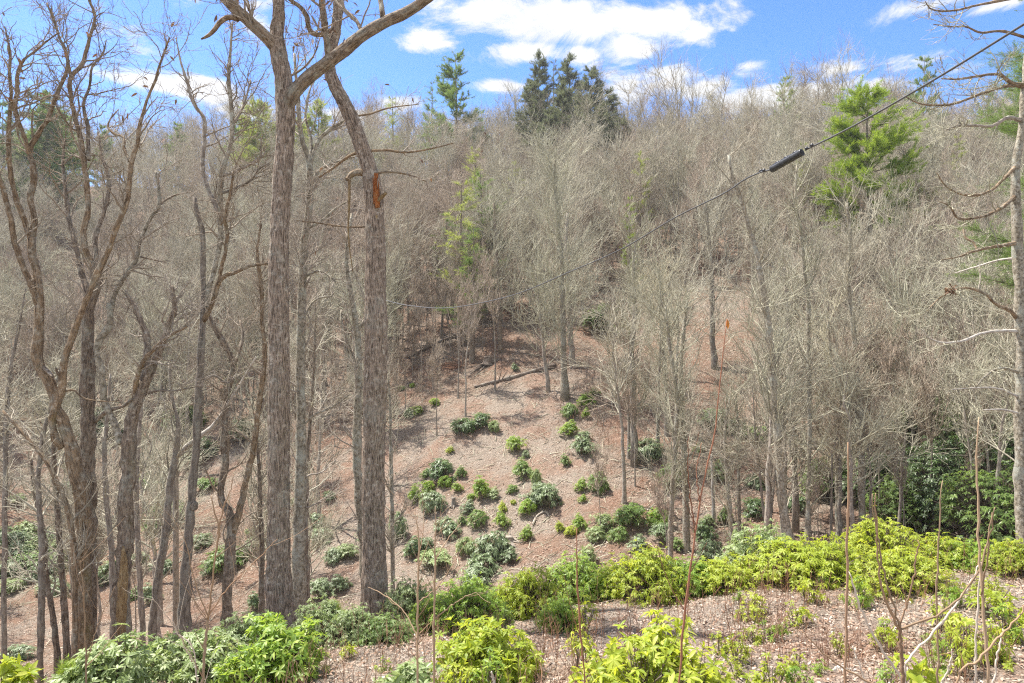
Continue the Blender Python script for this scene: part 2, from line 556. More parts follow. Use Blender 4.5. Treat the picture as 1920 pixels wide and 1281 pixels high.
def ground_mat():
    m, t, out = newmat('leaf_litter_ground')
    g = t.add('ShaderNodeNewGeometry')
    P = g.outputs['Position']
    wob = t.noise(P, 3.0, 3)
    wp = t.vmath('ADD', P, t.vmath('MULTIPLY', t.add('ShaderNodeCombineXYZ', inp={0: wob, 1: wob, 2: wob}).outputs[0], (0.3, 0.3, 0.3)).outputs[0]).outputs[0]
    v1 = t.add('ShaderNodeTexVoronoi', inp={'Vector': wp, 'Scale': 15.0})
    v2 = t.add('ShaderNodeTexVoronoi', inp={'Vector': wp, 'Scale': 3.1})
    big = t.noise(P, 0.16, 4, 0.6)
    med = t.noise(P, 0.9, 5, 0.65)
    s1 = t.add('ShaderNodeSeparateColor', inp={0: v1.outputs['Color']})
    c = t.mix(s1.outputs[0], (0.185, 0.128, 0.092), (0.40, 0.315, 0.24))
    c = t.mix(t.ramp(s1.outputs[1], 0.72, 1.0), c, (0.62, 0.52, 0.43))
    c = t.mix(t.math('MULTIPLY', t.ramp(s1.outputs[2], 0.55, 1.0), 0.75), c, (0.34, 0.205, 0.145))
    dv = t.vmath('DIVIDE', t.vmath('SUBTRACT', P, (-2.0, 42.0, -1.5)).outputs[0], (8.5, 13.0, 40.0)).outputs[0]
    dl = t.vmath('LENGTH', dv, None).outputs['Value']
    patch = t.ramp(t.math('ADD', dl, t.math('MULTIPLY', med, 0.5)), 1.35, 0.75)
    sx = t.add('ShaderNodeSeparateXYZ', inp={0: P})
    shelf = t.ramp(sx.outputs[1], 19.0, 15.0)
    patch = t.math('MAXIMUM', patch, t.math('MULTIPLY', shelf, 1.25))
    pale = t.ramp(t.math('ADD', t.math('ADD', big, t.math('MULTIPLY', med, 0.55)), t.math('MULTIPLY', patch, 0.22)), 0.68, 0.95)
    c = t.mix(t.math('MULTIPLY', pale, 0.5), c, (0.56, 0.505, 0.43))
    fine = t.noise(P, 34.0, 3, 0.7)
    c = t.mix(t.math('MULTIPLY', t.ramp(fine, 0.60, 0.42), 0.55), c, (0.11, 0.07, 0.05))
    clod = t.ramp(t.noise(P, 1.7, 6, 0.72), 0.60, 0.70)
    c = t.mix(t.math('MULTIPLY', clod, 0.65), c, (0.11, 0.072, 0.052))
    rust = t.ramp(t.noise(P, 0.33, 5, 0.65), 0.46, 0.62)
    c = t.mix(t.math('MULTIPLY', rust, 0.45), c, (0.30, 0.155, 0.10))
    moss = t.ramp(t.noise(P, 0.55, 5, 0.7), 0.66, 0.78)
    c = t.mix(t.math('MULTIPLY', moss, 0.25), c, (0.12, 0.12, 0.05))
    h = t.math('ADD', t.math('MULTIPLY', v1.outputs['Distance'], 0.8), t.math('ADD', t.math('MULTIPLY', v2.outputs['Distance'], 0.7), fine))
    b = t.add('ShaderNodeBump', inp={'Strength': 0.9, 'Distance': 0.12, 'Height': h})
    p = t.add('ShaderNodeBsdfPrincipled', inp={'Base Color': c, 'Roughness': 0.95, 'Normal': b.outputs[0]})
    p.inputs['Specular IOR Level'].default_value = 0.1
    t.l.new(p.outputs[0], out.inputs[0])
    return m


M_GROUND = ground_mat()
M_OAK = bark_mat('oak_bark', gain=1.7, dark=(0.045, 0.034, 0.026), mid=(0.25, 0.195, 0.155), pale=(0.42, 0.36, 0.305), sc=62, bump=1.0, lich=0.3, stretch=0.10, stain=0.15)
M_OAKLIMB = bark_mat('lichened_bark', (0.075, 0.055, 0.04), (0.23, 0.18, 0.135), (0.36, 0.32, 0.27), 30, bump=0.9, lich=0.65)
M_BROWN = bark_mat('brown_bark', gain=1.7, dark=(0.06, 0.042, 0.028), mid=(0.175, 0.125, 0.08), pale=(0.30, 0.255, 0.20), sc=34, bump=0.8, lich=0.45, moss=0.55)
M_DARK = bark_mat('dark_bark', gain=1.7, dark=(0.05, 0.038, 0.03), mid=(0.165, 0.13, 0.10), pale=(0.28, 0.245, 0.205), sc=34, bump=0.9, lich=0.45, moss=0.3)
M_LICH = bark_mat('pale_lichened_bark', (0.09, 0.075, 0.055), (0.26, 0.23, 0.18), (0.42, 0.40, 0.35), 16, bump=0.6, lich=0.8, moss=0.35, stretch=0.8)
M_GREY = bark_mat('grey_bark', (0.11, 0.092, 0.078), (0.25, 0.215, 0.18), (0.36, 0.325, 0.28), 20, bump=0.6, lich=0.5, hue_var=0.25)
M_SNAG = bark_mat('bleached_wood', (0.26, 0.23, 0.20), (0.5, 0.46, 0.41), (0.66, 0.62, 0.57), 26, bump=0.5, lich=0.1, gain=1.0)
M_LOG = bark_mat('log_bark', (0.06, 0.048, 0.04), (0.17, 0.135, 0.11), (0.30, 0.26, 0.22), 24, bump=0.9, lich=0.4)
M_WOOD = bark_mat('raw_orange_wood', (0.13, 0.035, 0.012), (0.37, 0.13, 0.04), (0.50, 0.26, 0.11), 60, bump=0.8, lich=0.0, gain=1.0)
M_ROT = bark_mat('rotten_tan_wood', (0.16, 0.10, 0.05), (0.36, 0.26, 0.14), (0.46, 0.37, 0.23), 40, bump=0.8, lich=0.1, gain=1.0)
M_TWIG_NEAR = twig_mat('near_twigs', [(0.27, 0.215, 0.165), (0.31, 0.26, 0.205), (0.36, 0.31, 0.26)])
M_TWIG = twig_mat('wood_twigs', [(0.49, 0.46, 0.365), (0.43, 0.395, 0.305), (0.385, 0.34, 0.27)], 0.4)
M_TWIG_RED = twig_mat('budding_twigs', [(0.40, 0.335, 0.265), (0.40, 0.32, 0.25), (0.345, 0.29, 0.235)], 0.4)
M_TWIG_PALE = twig_mat('lichened_twigs', [(0.43, 0.41, 0.31), (0.40, 0.38, 0.285), (0.455, 0.44, 0.33)], 0.4)
M_TWIG_YEL = twig_mat('catkin_twigs', [(0.60, 0.54, 0.36), (0.58, 0.53, 0.37), (0.56, 0.51, 0.36)], 0.3)
M_STALK = twig_mat('dry_stalks', [(0.26, 0.13, 0.08), (0.30, 0.17, 0.11), (0.32, 0.22, 0.16)], 0.35)
M_SAP = twig_mat('sapling_bark', [(0.33, 0.22, 0.135), (0.36, 0.26, 0.17), (0.30, 0.19, 0.12)], 0.25)
M_SAP_PALE = twig_mat('pale_dead_stem', [(0.55, 0.47, 0.38), (0.58, 0.50, 0.41), (0.52, 0.44, 0.35)], 0.15)
M_SAP_RED = twig_mat('red_sapling_bark', [(0.26, 0.115, 0.07), (0.28, 0.13, 0.08), (0.24, 0.11, 0.07)], 0.2)
M_LITTER = leaf_mat('dead_leaves', (0.30, 0.18, 0.12), (0.45, 0.34, 0.265), (0.62, 0.545, 0.475), (0.4, 0.22, 0.1), 0.15, 0.8, 0.15, obj=False)
M_BROWNLEAF = leaf_mat('clinging_dead_leaves', (0.15, 0.085, 0.055), (0.21, 0.13, 0.085), (0.28, 0.18, 0.12), (0.25, 0.13, 0.06), 0.25, 0.7, 0.2, obj=False)
M_ORANGELEAF = leaf_mat('orange_dead_leaf', (0.5, 0.17, 0.04), (0.55, 0.22, 0.05), (0.6, 0.3, 0.08), (0.7, 0.25, 0.04), 0.4, 0.6, 0.3)
L_YEL = leaf_mat('yellow_green_leaves', (0.20, 0.28, 0.028), (0.335, 0.405, 0.045), (0.49, 0.50, 0.11), (0.78, 0.85, 0.06), 0.44, 0.5, 0.4)
L_BRIGHT = leaf_mat('bright_green_leaves', (0.115, 0.21, 0.032), (0.215, 0.325, 0.05), (0.36, 0.43, 0.10), (0.58, 0.76, 0.09), 0.42, 0.46, 0.4)
L_MID = leaf_mat('mid_green_leaves', (0.085, 0.155, 0.04), (0.165, 0.25, 0.065), (0.30, 0.37, 0.14), (0.40, 0.56, 0.10), 0.36, 0.46, 0.45)
L_GREY = leaf_mat('grey_green_leaves', (0.115, 0.17, 0.075), (0.22, 0.285, 0.145), (0.42, 0.47, 0.33), (0.36, 0.46, 0.16), 0.30, 0.45, 0.5)
L_PALE = leaf_mat('pale_green_leaves', (0.17, 0.235, 0.08), (0.29, 0.365, 0.16), (0.47, 0.52, 0.31), (0.48, 0.60, 0.17), 0.34, 0.46, 0.45)
L_DARK = leaf_mat('dark_green_leaves', (0.055, 0.105, 0.035), (0.11, 0.175, 0.06), (0.26, 0.32, 0.19), (0.25, 0.40, 0.08), 0.28, 0.42, 0.5)
N_BRIGHT = leaf_mat('bright_pine_needles', (0.125, 0.215, 0.03), (0.21, 0.31, 0.04), (0.32, 0.39, 0.08), (0.46, 0.60, 0.06), 0.38, 0.6, 0.2)
N_GREEN = leaf_mat('green_pine_needles', (0.085, 0.16, 0.045), (0.15, 0.23, 0.06), (0.24, 0.30, 0.09), (0.32, 0.46, 0.10), 0.36, 0.6, 0.2)
N_DARK = leaf_mat('dark_conifer_needles', (0.115, 0.135, 0.085), (0.17, 0.19, 0.12), (0.24, 0.25, 0.17), (0.30, 0.34, 0.16), 0.34, 0.7, 0.15)
N_YEL = leaf_mat('yellow_pine_needles', (0.22, 0.28, 0.06), (0.32, 0.37, 0.09), (0.42, 0.44, 0.16), (0.55, 0.62, 0.13), 0.40, 0.6, 0.2)
N_BLUE = leaf_mat('blue_spruce_needles', (0.10, 0.17, 0.12), (0.16, 0.24, 0.17), (0.23, 0.31, 0.23), (0.24, 0.36, 0.22), 0.34, 0.6, 0.2)
M_CABLE = plain_mat('cable_rubber', (0.10, 0.10, 0.102), 0.5, nscale=30)
M_CASE = plain_mat('closure_plastic', (0.035, 0.036, 0.04), 0.38, nscale=18, namt=0.3)
M_HOLE = plain_mat('closure_hollow_shade', (0.008, 0.008, 0.01), 0.7)  # near-black colour painted as the shade of the hollow end
M_STEEL = plain_mat('clamp_steel', (0.16, 0.16, 0.165), 0.45, metal=0.8)
M_ROCK = plain_mat('pale_rock', (0.46, 0.44, 0.41), 0.9, nscale=8, namt=0.35)

# ------------------------------------------------------------------ ground sheet
def make_ground():
    d = np.concatenate([-np.geomspace(120, 0.6, 26), [0], np.geomspace(0.6, 480, 420)])
    s = np.linspace(-1, 1, 401)
    s = np.sign(s) * (0.75 * np.abs(s) + 1.0 * np.abs(s) ** 3)
    D, S_ = np.meshgrid(d, s, indexing='ij')
    X = S_ * (np.abs(D) + 9)
    Z = ground(X, D)
    # leaf-drift relief that the grid can carry
    Z = Z + 0.05 * (vnoise(X * 2.3 + 11, D * 2.3 + 5) - 0.5) * np.clip(D / 10, 0.3, 3)
    V = np.stack([X, D, Z], -1).reshape(-1, 3)
    n, m = D.shape
    idx = np.arange(n * m).reshape(n, m)
    q = np.stack([idx[:-1, :-1], idx[:-1, 1:], idx[1:, 1:], idx[1:, :-1]], -1).reshape(-1, 4)
    g = Geo()
    g.add(V, q)
    return g.build('ground', M_GROUND, kind='structure')


GROUND = make_ground()


def make_haze(density):
    m, t, out = newmat('thin_haze')
    v = t.add('ShaderNodeVolumePrincipled', inp={'Density': density, 'Color': (0.93, 0.95, 1.0, 1.0), 'Anisotropy': 0.25})
    t.l.new(v.outputs[0], out.inputs['Volume'])
    zlo = min(v_.co.z for v_ in GROUND.data.vertices) - 1.0
    g = Geo()
    V = np.array([[x, y, z] for z in (zlo, 100.0) for y in (-170.0, 540.0) for x in (-900.0, 900.0)])
    g.add(V, np.array([[0, 2, 3, 1], [4, 5, 7, 6], [0, 1, 5, 4], [2, 6, 7, 3], [0, 4, 6, 2], [1, 3, 7, 5]]))
    return g.build('haze', m, kind='stuff', smooth=False)


HAZE = tag(make_haze(0.00032), 'thin pale haze in the air over the valley', 'haze')

# ------------------------------------------------------------------ bare trees of the woods (shared meshes)
def bare_tree(seed, H=13.0, r0=0.14, low=0.3, spread=0.34, n1=17, n2=90, n3=300, n4=520, up=0.055, twig=0.009, fork=False, crook=0.10):
    r = np.random.default_rng(seed)
    N = 16
    z = np.linspace(0, 1, N)
    wob = np.cumsum(r.normal(size=(N, 2)) * 0.012 * H, axis=0) * z[:, None]
    P = np.concatenate([wob, (z * H * 0.92)[:, None]], 1)[None]
    P[:, 0, :2] = 0
    R = (r0 * (1 - z * 0.85) + 0.35 * r0 * np.exp(-z * 30))[None]
    trunk, crown = Geo(), Geo()
    if fork:
        k = 7
        P2, R2 = spawn(P, R, 3, low * .7, low * 1.3, lambda t, q: H * (0.5 + 0.2 * q), (14, 30), N, 0.75, 0.02, 0.06, 0.05, r)
        P = np.concatenate([P, P2])
        R = np.concatenate([R, R2])
    trunk.tubes(P, R, 8)
    B1, R1 = spawn(P, R, n1, low, 0.97, lambda t, q: H * spread * (1.15 - 0.75 * t) * (0.6 + 0.7 * q), (32, 66), 10, 0.62, 0.022, crook, up, r)
    crown.tubes(B1, R1, 5, tint=r.random(len(B1)) * .6)
    B1b = np.concatenate([B1, P[:, -10:]])
    R1b = np.concatenate([R1, R[:, -10:]])
    B2, R2 = spawn(B1b, R1b, n2, 0.2, 0.98, lambda t, q: H * spread * 0.50 * (1.1 - 0.6 * t) * (0.5 + q), (25, 55), 7, 0.66, twig * 1.5, crook * 1.2, up * 1.3, r)
    crown.tubes(B2, R2, 4, tint=r.random(len(B2)) * .8)
    B3, R3 = spawn(B2, R2, n3, 0.15, 1.0, lambda t, q: H * spread * 0.29 * (0.5 + q), (22, 50), 6, 0.66, twig * 1.0, crook * 1.3, up * 1.5, r, rmax=0.019)
    crown.tubes(B3, R3, 3, tint=r.random(len(B3)))
    B4, R4 = spawn(B3, R3, n4, 0.1, 1.0, lambda t, q: H * spread * 0.17 * (0.5 + q), (18, 45), 4, 0.75, twig * .6, crook * 1.3, up * 1.5, r, rmax=0.0095)
    crown.tubes(B4, R4, 3, tint=r.random(len(B4)))
    return trunk.mesh('trunk', M_GREY), crown.mesh('crown', M_TWIG)


BARE = [bare_tree(101, 13, 0.17, 0.30), bare_tree(102, 14, 0.16, 0.38, 0.30), bare_tree(103, 12, 0.14, 0.22, 0.40, fork=True),
        bare_tree(104, 15, 0.16, 0.45, 0.27), bare_tree(105, 11, 0.12, 0.25, 0.42, n1=20, up=0.06), bare_tree(106, 13, 0.15, 0.33, 0.36, fork=True),
        bare_tree(107, 10, 0.09, 0.30, 0.30, n1=14, n2=80, n3=420, n4=1500, up=0.14)]
BARE_H = [13, 14, 12, 15, 11, 13, 10]
# slender young stems
POLE = [bare_tree(111, 9, 0.06, 0.4, 0.2, 10, 50, 220, 700, 0.16, 0.008), bare_tree(112, 8, 0.05, 0.3, 0.24, 12, 50, 220, 700, 0.14, 0.008)]


# ------------------------------------------------------------------ conifers
def conifer(seed, H=14.0, W=6.0, clear=0.12, whorls=20, per=6, dens=1.0, needle=0.30, rise=0.35, ragged=0.3, top=0.12, nw=0.030):
    r = np.random.default_rng(seed)
    trunk, fol = Geo(), Geo()
    z = np.linspace(0, 1, 12)
    P = np.stack([0.05 * np.cumsum(r.normal(size=12)) * z, 0.05 * np.cumsum(r.normal(size=12)) * z, z * H], 1)
    P[0, :2] = 0
    trunk.tubes(P, 0.018 * H * (1 - z * 0.93), 8)
    bp, br = [], []
    for i in range(whorls):
        t = clear + (1 - clear) * ((i + r.random() * .5) / whorls)
        prof = (1 - t) ** 0.75 * (0.55 + 0.45 * min(1, (t - clear) / 0.15 + 0.3)) + top * 0.4
        for k in range(per):
            if r.random() < ragged * 0.35:
                continue
            L = W * 0.5 * prof * (1 - ragged + 2 * ragged * r.random())
            a = r.random() * 2 * PI
            n = 8
            s = np.linspace(0, 1, n)
            el = rise * (0.3 + 1.0 * t) + 0.2 * r.normal()
            zc = H * t + L * (el * s + 0.25 * s ** 2 - 0.15 * s)
            tx, ty = np.interp(t, z, P[:, 0]), np.interp(t, z, P[:, 1])
            bend = a + 0.25 * r.normal() * s
            bp.append(np.stack([tx + np.cos(bend) * L * s, ty + np.sin(bend) * L * s, zc], 1))
            br.append(np.linspace(0.012 + 0.012 * L, 0.006, n))
    BP, BR = np.array(bp), np.array(br)
    trunk.tubes(BP, BR, 4)
    nside = int(len(BP) * 7 * dens)
    S1, SR = spawn(BP, BR, nside, 0.25, 1.0, lambda t, q: 0.11 * W * (0.5 + q), (30, 60), 5, 0.6, 0.005, 0.08, 0.10, r)
    S1[:, :, 2] = S1[:, :1, 2] + (S1[:, :, 2] - S1[:, :1, 2]) * 0.45
    trunk.tubes(S1, SR, 3)
    allp = np.concatenate([S1.reshape(-1, 3), BP[:, 4:].reshape(-1, 3)])
    tang = np.concatenate([np.gradient(S1, axis=1).reshape(-1, 3), np.gradient(BP, axis=1)[:, 4:].reshape(-1, 3)])
    tang /= np.linalg.norm(tang, axis=1, keepdims=True) + 1e-9
    kk = max(3, int(7 * dens))
    base = np.repeat(allp, kk, 0) + r.normal(size=(len(allp) * kk, 3)) * 0.05
    d = np.repeat(tang, kk, 0) + r.normal(size=base.shape) * np.array([0.65, 0.65, 0.4]) + np.array([0, 0, 0.3])
    d /= np.linalg.norm(d, axis=1, keepdims=True)
    sd = np.cross(d, r.normal(size=d.shape))
    sd /= np.linalg.norm(sd, axis=1, keepdims=True) + 1e-9
    fol.blades(base, d, sd, needle * (0.6 + 0.7 * r.random(len(base))), nw * (0.7 + 0.6 * r.random(len(base))), r.random(len(base)))
    return trunk.mesh('trunk', M_DARK), fol.mesh('needles', N_GREEN)


PINES = [conifer(201, 14, 8.0, 0.10, 12, 6, 1.5, needle=0.34, nw=0.042, ragged=0.25), conifer(202, 14, 7.0, 0.05, 14, 5, 1.3, ragged=0.38, needle=0.34, nw=0.042), conifer(203, 12, 9.2, 0.28, 8, 6, 2.4, ragged=0.33, rise=0.55, needle=0.28, nw=0.028),
         conifer(204, 15, 5.8, 0.25, 14, 4, 0.7, ragged=0.5, needle=0.32, nw=0.030),
         conifer(205, 22, 9.0, 0.42, 17, 6, 3.0, ragged=0.4, needle=0.15, nw=0.010), conifer(206, 1.0, 0.7, 0.1, 9, 5, 1.0, needle=0.09, nw=0.006),
         conifer(207, 14, 7.6, 0.04, 17, 7, 1.7, ragged=0.34, needle=0.36, nw=0.045)]
PINE_H = [14, 14, 12, 15, 22, 1.0, 14]


# ------------------------------------------------------------------ evergreen shrubs
def bush_parts(seed, W=1.2, H=0.9, lobes=7, ros=160, per=8, leaf=0.12, width=0.034, droop=0.5, spread=1.0, stems=9, lsize=(0.20, 0.30), ragged=0.0, wild=0.16, stray_p=0.02, jit=0.018):
    """returns leaf arrays and a stem Geo for a shrub W wide and H high standing at the origin"""
    r = np.random.default_rng(seed)
    a = r.random(lobes) * 2 * PI
    rr = np.sqrt(r.random(lobes)) * W * 0.30
    lc = np.stack([np.cos(a) * rr, np.sin(a) * rr, H * (0.42 + 0.26 * r.random(lobes) - 0.30 * (rr / (W * .3)) ** 2 * 0.6)], 1)
    low = np.arange(lobes) % 2 == 1
    rr2 = W * (0.22 + 0.16 * r.random(lobes))
    lc[low, 0] = np.cos(a[low]) * rr2[low]
    lc[low, 1] = np.sin(a[low]) * rr2[low]
    lc[low, 2] = H * (0.16 + 0.26 * r.random(low.sum()))
    lc[0] = (0, 0, H * 0.55)
    lr = W * (lsize[0] + (lsize[1] - lsize[0]) * r.random(lobes))
    tall = r.random(lobes) < ragged
    lc[tall & ~low, 2] += H * 0.22 * r.random((tall & ~low).sum())
    k = r.integers(0, lobes, ros * 3)
    n = r.normal(size=(ros * 3, 3))
    n[:, 2] = np.abs(n[:, 2]) * 1.1 - 0.45
    n /= np.linalg.norm(n, axis=1, keepdims=True)
    dep = 1 - 0.45 * r.random(ros * 3) ** 2
    p = lc[k] + n * lr[k][:, None] * dep[:, None] * np.array([1, 1, min(1.15, 1.15 * H / W + 0.25)])
    # drop rosettes deep inside another lobe
    dd = np.linalg.norm((p[:, None] - lc[None]) / lr[None, :, None], axis=2).min(1)
    stray = r.random(len(p)) < stray_p
    p = p + np.where(stray, 1.0, 0.0)[:, None] * n * 0.10 * W
    p = p + r.normal(size=p.shape) * jit * W
    keep = (p[:, 2] > 0.03 * H) & (dd > 0.55)
    p, n = p[keep][:ros], n[keep][:ros]
    ax = n * 0.6 + np.array([0, 0, 0.75]) + r.normal(size=n.shape) * wild
    ax /= np.linalg.norm(ax, axis=1, keepdims=True)
    m = len(p)
    # rosette of leaves
    ref = np.cross(ax, r.normal(size=ax.shape))
    ref /= np.linalg.norm(ref, axis=1, keepdims=True)
    bi = np.cross(ax, ref)
    th = (np.arange(per)[None] / per * 2 * PI + r.random((m, 1)) * 6 + r.normal(size=(m, per)) * 0.25)
    el = np.radians(4 + 24 * r.random((m, per)) + wild * 60 * r.normal(size=(m, 1)))
    d = (np.cos(th) * np.cos(el))[..., None] * ref[:, None] + (np.sin(th) * np.cos(el))[..., None] * bi[:, None] + np.sin(el)[..., None] * ax[:, None]
    base = np.repeat(p, per, 0)
    d = d.reshape(-1, 3)
    up = np.repeat(ax, per, 0)
    L = leaf * (0.65 + 0.6 * r.random(len(base)))
    Wd = width * (0.75 + 0.5 * r.random(len(base)))
    dr = droop * (0.5 + r.random(len(base)))
    tint = np.repeat(r.random(m), per) * 0.5 + r.random(len(base)) * 0.5
    st = Geo()
    ns = min(stems, m)
    foot = np.stack([r.normal(size=ns) * 0.05 * W, r.normal(size=ns) * 0.05 * W, np.full(ns, -0.12)], 1)
    tips = lc[np.arange(ns) % lobes] + r.normal(size=(ns, 3)) * 0.05 * W
    s = np.linspace(0, 1, 7)[None, :, None]
    mid = (foot + tips) / 2 + r.normal(size=(ns, 3)) * 0.07 * W
    C = foot[:, None] * (1 - s) ** 2 + 2 * mid[:, None] * s * (1 - s) + tips[:, None] * s ** 2
    RR = np.linspace(0.016, 0.007, 7)[None] * np.ones((ns, 1)) * max(0.7, W / 1.3)
    st.tubes(C, RR, 5)
    j = r.integers(0, ns, m)
    bestlobe = np.linalg.norm(p[:, None] - lc[None], axis=2).argmin(1)
    cand = np.array([np.nonzero(np.arange(ns) % lobes == b)[0][0] if b < ns else j[i] for i, b in enumerate(bestlobe)])
    root = C[cand, 4]
    s5 = np.linspace(0, 1, 5)[None, :, None]
    md = (root + p) / 2 - ax * 0.06 * W
    C2 = root[:, None] * (1 - s5) ** 2 + 2 * md[:, None] * s5 * (1 - s5) + p[:, None] * s5 ** 2
    st.tubes(C2, np.linspace(0.006, 0.003, 5)[None] * np.ones((m, 1)) * max(0.7, W / 1.5), 3)
    return (base, d, up, L, Wd, dr, tint), st


def bush_mesh(seed, **kw):
    arr, st = bush_parts(seed, **kw)
    g = Geo()
    g.leaves(*arr[:6], tint=arr[6])
    return g.mesh('foliage', L_MID), st.mesh('stems', M_DARK)


BUSH = [bush_mesh(301 + i, W=1.2, H=h, lobes=l, ros=230, leaf=0.125, width=0.036, droop=0.5) for i, (h, l) in enumerate([(0.85, 9), (1.0, 9), (0.75, 11), (1.15, 9)])]
BUSH_WH = [(1.2, .85), (1.2, 1.0), (1.2, .75), (1.2, 1.15)]
HEDGE = [bush_mesh(321 + i, W=2.2, H=h, lobes=30, ros=860, leaf=0.115, width=0.028, droop=0.5, stems=20, lsize=(0.09, 0.17), ragged=0.6, wild=0.3, stray_p=0.12, jit=0.035) for i, h in enumerate([1.2, 1.45, 1.05, 1.3])]
HEDGE_WH = [(2.2, 1.2), (2.2, 1.45), (2.2, 1.05), (2.2, 1.3)]
SPRIG = [bush_mesh(361 + i, W=0.6, H=h, lobes=9, ros=46, per=6, leaf=0.085, width=0.024, droop=0.4, stems=9, lsize=(0.08, 0.16), ragged=0.8, wild=0.45, stray_p=0.1, jit=0.05) for i, h in enumerate([0.6, 0.45, 0.75])]
SPRIG_WH = [(0.6, 0.6), (0.6, 0.45), (0.6, 0.75)]
THICK = [bush_mesh(341 + i, W=3.6, H=h, lobes=26, ros=1150, leaf=0.15, width=0.042, droop=0.5, stems=18) for i, h in enumerate([3.4, 2.8, 4.2])]
THICK_WH = [(3.6, 3.4), (3.6, 2.8), (3.6, 4.2)]


def put_bush(name, label, cat, loc, w, h, mat, kind, group, seed):
    lib, wh = {'bush': (BUSH, BUSH_WH), 'hedge': (HEDGE, HEDGE_WH), 'thick': (THICK, THICK_WH), 'sprig': (SPRIG, SPRIG_WH)}[kind]
    i = min(range(len(lib)), key=lambda k: abs(wh[k][1] / wh[k][0] - h / w) + 0.35 * ((seed * 7 + k * 13) % 5) / 5)
    sx, sz = w / wh[i][0], h / wh[i][1]
    r = random.Random(seed)
    t = thing(name, label, cat, loc, group, r.random() * 6.28, (sx, sx * (0.85 + 0.3 * r.random()), sz))
    link('foliage', lib[i][0], t, 'stuff', mat)
    link('stems', lib[i][1], t, 'stuff')
    return t


# shared leaf blades for the shrubs near the camera
def leaf_blade(seed, w):
    g = Geo()
    g.leaves(np.zeros((1, 3)), np.array([[0, 1.0, 0]]), np.array([[0, 0, 1.0]]), 1.0, w, 0.22 + 0.1 * seed, tint=np.array([0.1 * seed]), fine=True, fold=0.12)
    return g.mesh('leaf', L_BRIGHT)


BLADES = [leaf_blade(k, w) for k, w in enumerate((0.30, 0.34, 0.27))]


def near_bush(name, label, cat, loc, W, H, mat, seed, group=None, n_obj=220, leaf=0.13, width=0.04, ros=300, per=7, lobes=20, droop=0.35, stemmat=None):
    t = thing(name, label, cat, loc, group)
    arr, st = bush_parts(seed, W=W, H=H, lobes=lobes, ros=ros, per=per, leaf=leaf, width=width, droop=droop, stems=18, lsize=(0.09, 0.17), ragged=0.6, wild=0.34, stray_p=0.10, jit=0.035)
    base, d, up, L, Wd, dr, tint = arr
    # the leaves that show largest are parts of their own
    cp = np.array([0, 0, EYE]) - np.array(loc)
    dist = np.linalg.norm(base - cp, axis=1) - 0.5 * base[:, 2]
    order = np.argsort(dist)
    big = order[:n_obj * 2:2][:n_obj]
    rest = np.setdiff1d(np.arange(len(base)), big)
    g = Geo()
    g.leaves(base[rest], d[rest], up[rest], L[rest], Wd[rest], dr[rest], tint=tint[rest], fine=True)
    link('foliage', g.mesh('foliage', mat), t, 'stuff')
    st.build('stems', stemmat or M_DARK, t, kind='stuff')
    for k in big:
        y = Vector(d[k]).normalized()
        x = y.cross(Vector(up[k])).normalized()
        z = x.cross(y)
        o = bpy.data.objects.new('leaf', BLADES[k % 3])
        COL.objects.link(o)
        o.parent = t
        M = Matrix((x, y, z)).transposed().to_4x4()
        s = float(L[k])
        o.matrix_local = Matrix.Translation(Vector(base[k])) @ M @ Matrix.Diagonal((s, s, s, 1))
        o.material_slots[0].link = 'OBJECT'
        o.material_slots[0].material = mat
    return t

# ------------------------------------------------------------------ label helper: unique wording from what stands nearby
USED = set()


def unique(cands):
    for c in cands:
        if c not in USED:
            USED.add(c)
            return c
    return cands[0]


# ------------------------------------------------------------------ the traced trees near the camera
def bark_ridges(amp, cells):
    def f(a, L, R):
        th = (a / (2 * PI) * cells)[None, None, :]
        Lm = L[:, :, None]
        wv = 0.8 * np.sin(Lm * 1.7 + th * 0.4) + 0.5 * np.sin(Lm * 4.3 + 1.0)
        h = vnoise(np.mod(th + wv * 0.5, cells) * 1.0 + 0 * Lm, Lm * 3.2 + 0 * th)
        h2 = vnoise(np.mod(th * 2 + wv, cells * 2) + 0 * Lm + 17, Lm * 8.0 + 0 * th)
        r1 = 1 - np.abs(2 * h - 1)
        return amp * (r1 + 0.5 * h2 - 0.8) + (0.30 * np.exp(-Lm / 0.30) * R[:, :, None] * (0.5 + np.sin(a * 5 + 1)) if cells > 20 else 0) + 0.04 * R[:, :, None] * np.sin(a * 3 + Lm[..., 0:1] * 1.1)[...]
    return f


